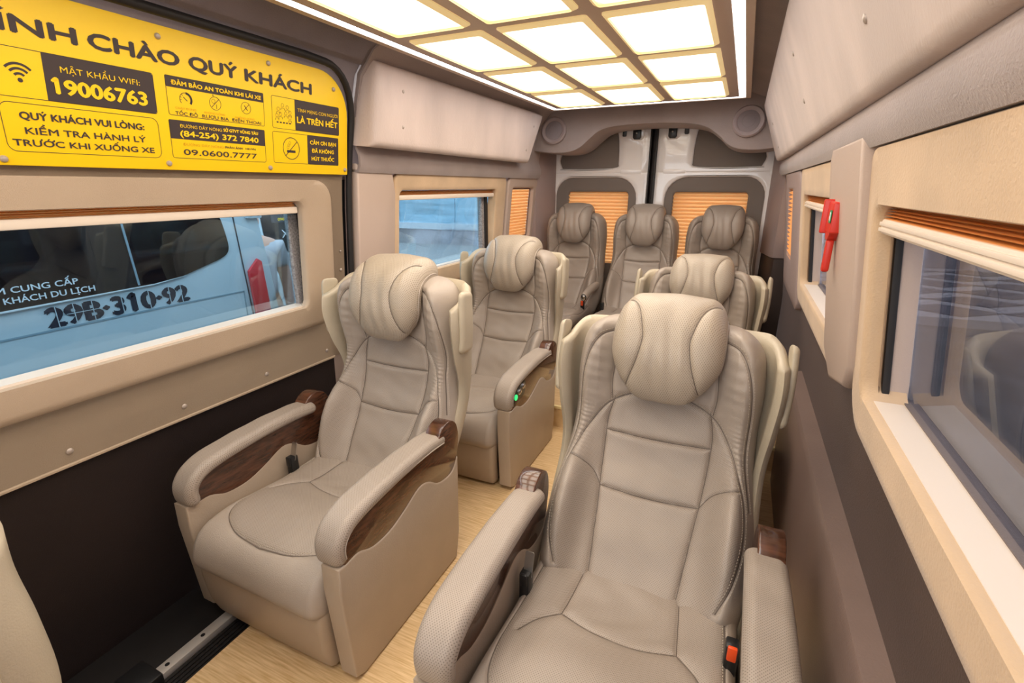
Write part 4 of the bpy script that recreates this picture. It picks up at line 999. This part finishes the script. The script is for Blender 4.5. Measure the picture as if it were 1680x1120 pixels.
# second van further back, seen past the first
n2 = empty('second_van', (-4.0, 3.12, gz)); props(n2, 'second white van behind the first, black window with yellow web lettering', 'van')
def f2_(p, q, a): return (a, p-3.12, q-gz)
b2 = smoothline([(3.17, -.3), (3.19, .30), (3.17, .58), (3.13, .9), (3.18, 1.35), (3.5, 1.75), (4.4, 1.85), (6.6, 1.8), (7.3, 1.2), (7.6, .6), (7.7, -.3)], 5)
prism('body', 'van_paint', smoothline([(3.17, -.3), (3.19, .30), (3.17, .58), (3.13, .9), (3.18, 1.35), (3.5, 1.75), (4.0, 1.80), (4.5, 1.75), (4.82, 1.35), (4.88, .9), (4.84, .58), (4.82, -.3)], 5), 0, -4.8, f2_, n2, bev=.03)
prism('window', 'van_glass', [(3.175, 1.25), (3.16, .95), (3.185, .612), (4.80, .620), (4.84, .95), (4.80, 1.25), (4.6, 1.35), (3.4, 1.35)], .001, .006, f2_, n2, smooth=False)
stp = prism('sticker', 'van_print_dark', rrect(3.27, 3.65, .905, 1.06, .006), .0065, .0075, f2_, n2)
def T2(s, y, z, wd, h, m, b): return text('lettering', m, s, (.0080, y-3.12, z-gz), h, wd, (0, 1, 0), (0, 0, 1), n2, b)
T2('WWW', 3.325, .985, .16, .026, 'yellow_board', .04); T2('090 8888', 3.345, .920, .19, .026, 'yellow_board', .04); T2('XE', 3.368, .760, .135, .075, 'white_print', .0)
for x_, y in ((-.8, 3.2), (-.8, 4.62), (-3.9, 3.2), (-3.9, 4.62)): lathe('wheel', 'rubber', [(.15, 0), (.30, .0), (.32, .03), (.32, .20), (.30, .22), (.15, .22)], lambda a, b, h, x_=x_, y=y: (x_+a, y-3.12+h, .32+b), n2, 28)

# person standing between the two vans: continuous skinned body
def person():
    root = empty('person', (-3.30, 2.50, gz)); props(root, 'person in grey shirt and khaki trousers standing between the two parked vans', 'person')
    P = {'pel': (0, 0, .95), 'wai': (0, 0, 1.10), 'che': (0, .02, 1.32), 'sho': (0, 0, 1.44), 'nek': (0, -.01, 1.52)}
    def skin(name, m, verts, edges, radii, rootv=0, sub=2, par=root):
        me = bpy.data.meshes.new(name); me.from_pydata(verts, edges, []); o = link(name, me, par)
        sk = o.modifiers.new('skin', 'SKIN'); 
        for i, r in enumerate(radii): me.skin_vertices[0].data[i].radius = (r, r) if not isinstance(r, tuple) else r
        me.skin_vertices[0].data[rootv].use_root = True
        sb = o.modifiers.new('sub', 'SUBSURF'); sb.levels = sub; sb.render_levels = sub
        dg = bpy.context.evaluated_depsgraph_get(); dg.update(); m2 = bpy.data.meshes.new_from_object(o.evaluated_get(dg)); o.modifiers.clear(); o.data = m2
        m2.materials.clear(); m2.materials.append(MAT[m])
        for p in m2.polygons: p.use_smooth = True
        return o
    try:
        V = [(0, 0, .95), (0, 0, 1.10), (0, .0, 1.30), (0, 0, 1.43), (0, 0, 1.50), (0, .015, 1.60), (0, .01, 1.68),
             (.17, 0, 1.41), (.21, .02, 1.15), (.20, .12, .93), (-.17, 0, 1.41), (-.21, .0, 1.15), (-.20, .08, .92),
             (.10, 0, .88), (.11, .02, .50), (.11, -.02, .09), (.11, .12, .05), (-.10, 0, .88), (-.11, .02, .50), (-.11, -.02, .09), (-.11, .12, .05)]
        E_ = [(0, 1), (1, 2), (2, 3), (3, 4), (4, 5), (5, 6), (3, 7), (7, 8), (8, 9), (3, 10), (10, 11), (11, 12), (0, 13), (13, 14), (14, 15), (15, 16), (0, 17), (17, 18), (18, 19), (19, 20)]
        Rr = [.14, .13, .16, .10, .055, .085, .08, .065, .045, .035, .065, .045, .035, .095, .06, .045, .04, .095, .06, .045, .04]
        skin('body', 'skin', V, E_, Rr)
        skin('shirt', 'shirt', [(0, 0, .98), (0, 0, 1.12), (0, 0, 1.32), (0, 0, 1.44), (.17, 0, 1.41), (.20, .015, 1.24), (-.17, 0, 1.41), (-.20, .0, 1.24)],
             [(0, 1), (1, 2), (2, 3), (3, 4), (4, 5), (3, 6), (6, 7)], [.16, .15, .175, .10, .08, .065, .08, .065])
        skin('trousers', 'khaki', [(0, 0, .97), (.10, 0, .87), (.11, .02, .5), (.11, -.02, .14), (-.10, 0, .87), (-.11, .02, .5), (-.11, -.02, .14)],
             [(0, 1), (1, 2), (2, 3), (0, 4), (4, 5), (5, 6)], [.155, .11, .075, .062, .11, .075, .062])
        skin('hair', 'hair', [(0, -.02, 1.63), (0, -.01, 1.70), (0, .03, 1.715)], [(0, 1), (1, 2)], [.09, .085, .06])
    except Exception as ex: print('person', ex)
    root.rotation_euler = (0, 0, R(-120)); return root
person()

# building behind the van: concrete base, white band, blue shutters, tiled pavement in front
d_ = Vector((.9985, .054, 0)); bo = Vector((-4, 13.2, 0))
def fb(p, q, a): v = bo + d_*p + Vector((-.054, .9985, 0))*(-a); return (v.x, v.y, q)
bd = empty('shop_building'); props(bd, 'long low building behind the van with concrete base, white band and blue shutters', 'building')
prism('concrete_base', 'concrete', [(-16, gz-.05), (22, gz-.05), (22, -.04), (-16, -.04)], 0, -.5, fb, bd, smooth=False)
prism('white_band', 'white_band', [(-16, -.04), (22, -.04), (22, .14), (-16, .14)], .05, -.5, fb, bd, smooth=False)
for k in range(19):
    a = -16+2*k
    prism('shutter', 'shutter_blue', [(a+.01, .14), (a+1.99, .14), (a+1.99, 3.3), (a+.01, 3.3)], -.15, -.20, fb, bd, smooth=False)
prism('shutter_posts', 'white_band', [(-16, .14), (22, .14), (22, 4.2), (-16, 4.2)], -.22, -.5, fb, bd, smooth=False)
pv = empty('pavement'); props(pv, kind='structure')
def fp(p, q, a): v = bo + d_*p + Vector((-.054, .9985, 0))*(-q); return (v.x, v.y, a)
prism('kerb_slab', 'paver_light', [(-16, 0.0), (22, 0.0), (22, 5.2), (-16, 5.2)], gz, gz+.12, fp, pv, smooth=False)
base_me = None
for i in range(34):
    for j in range(6):
        if (i+j) % 2: continue
        p0, q0 = -2+.62*i, .15+.82*j
        o = None
        if base_me is None:
            o = prism('paving_tile', 'paver_dark', [(0, .41), (.62, 0), (1.24, .41), (.62, .82)], 0, .012, lambda p, q, a: (p*d_.x+q*.054, p*d_.y-q*.9985, a), pv, smooth=False); base_me = o.data
        else: o = link('paving_tile', base_me, pv)
        v = fp(p0, q0, gz+.12); o.location = v
print('tris', sum(len(o.data.polygons) for o in col.objects if o.type == 'MESH'))
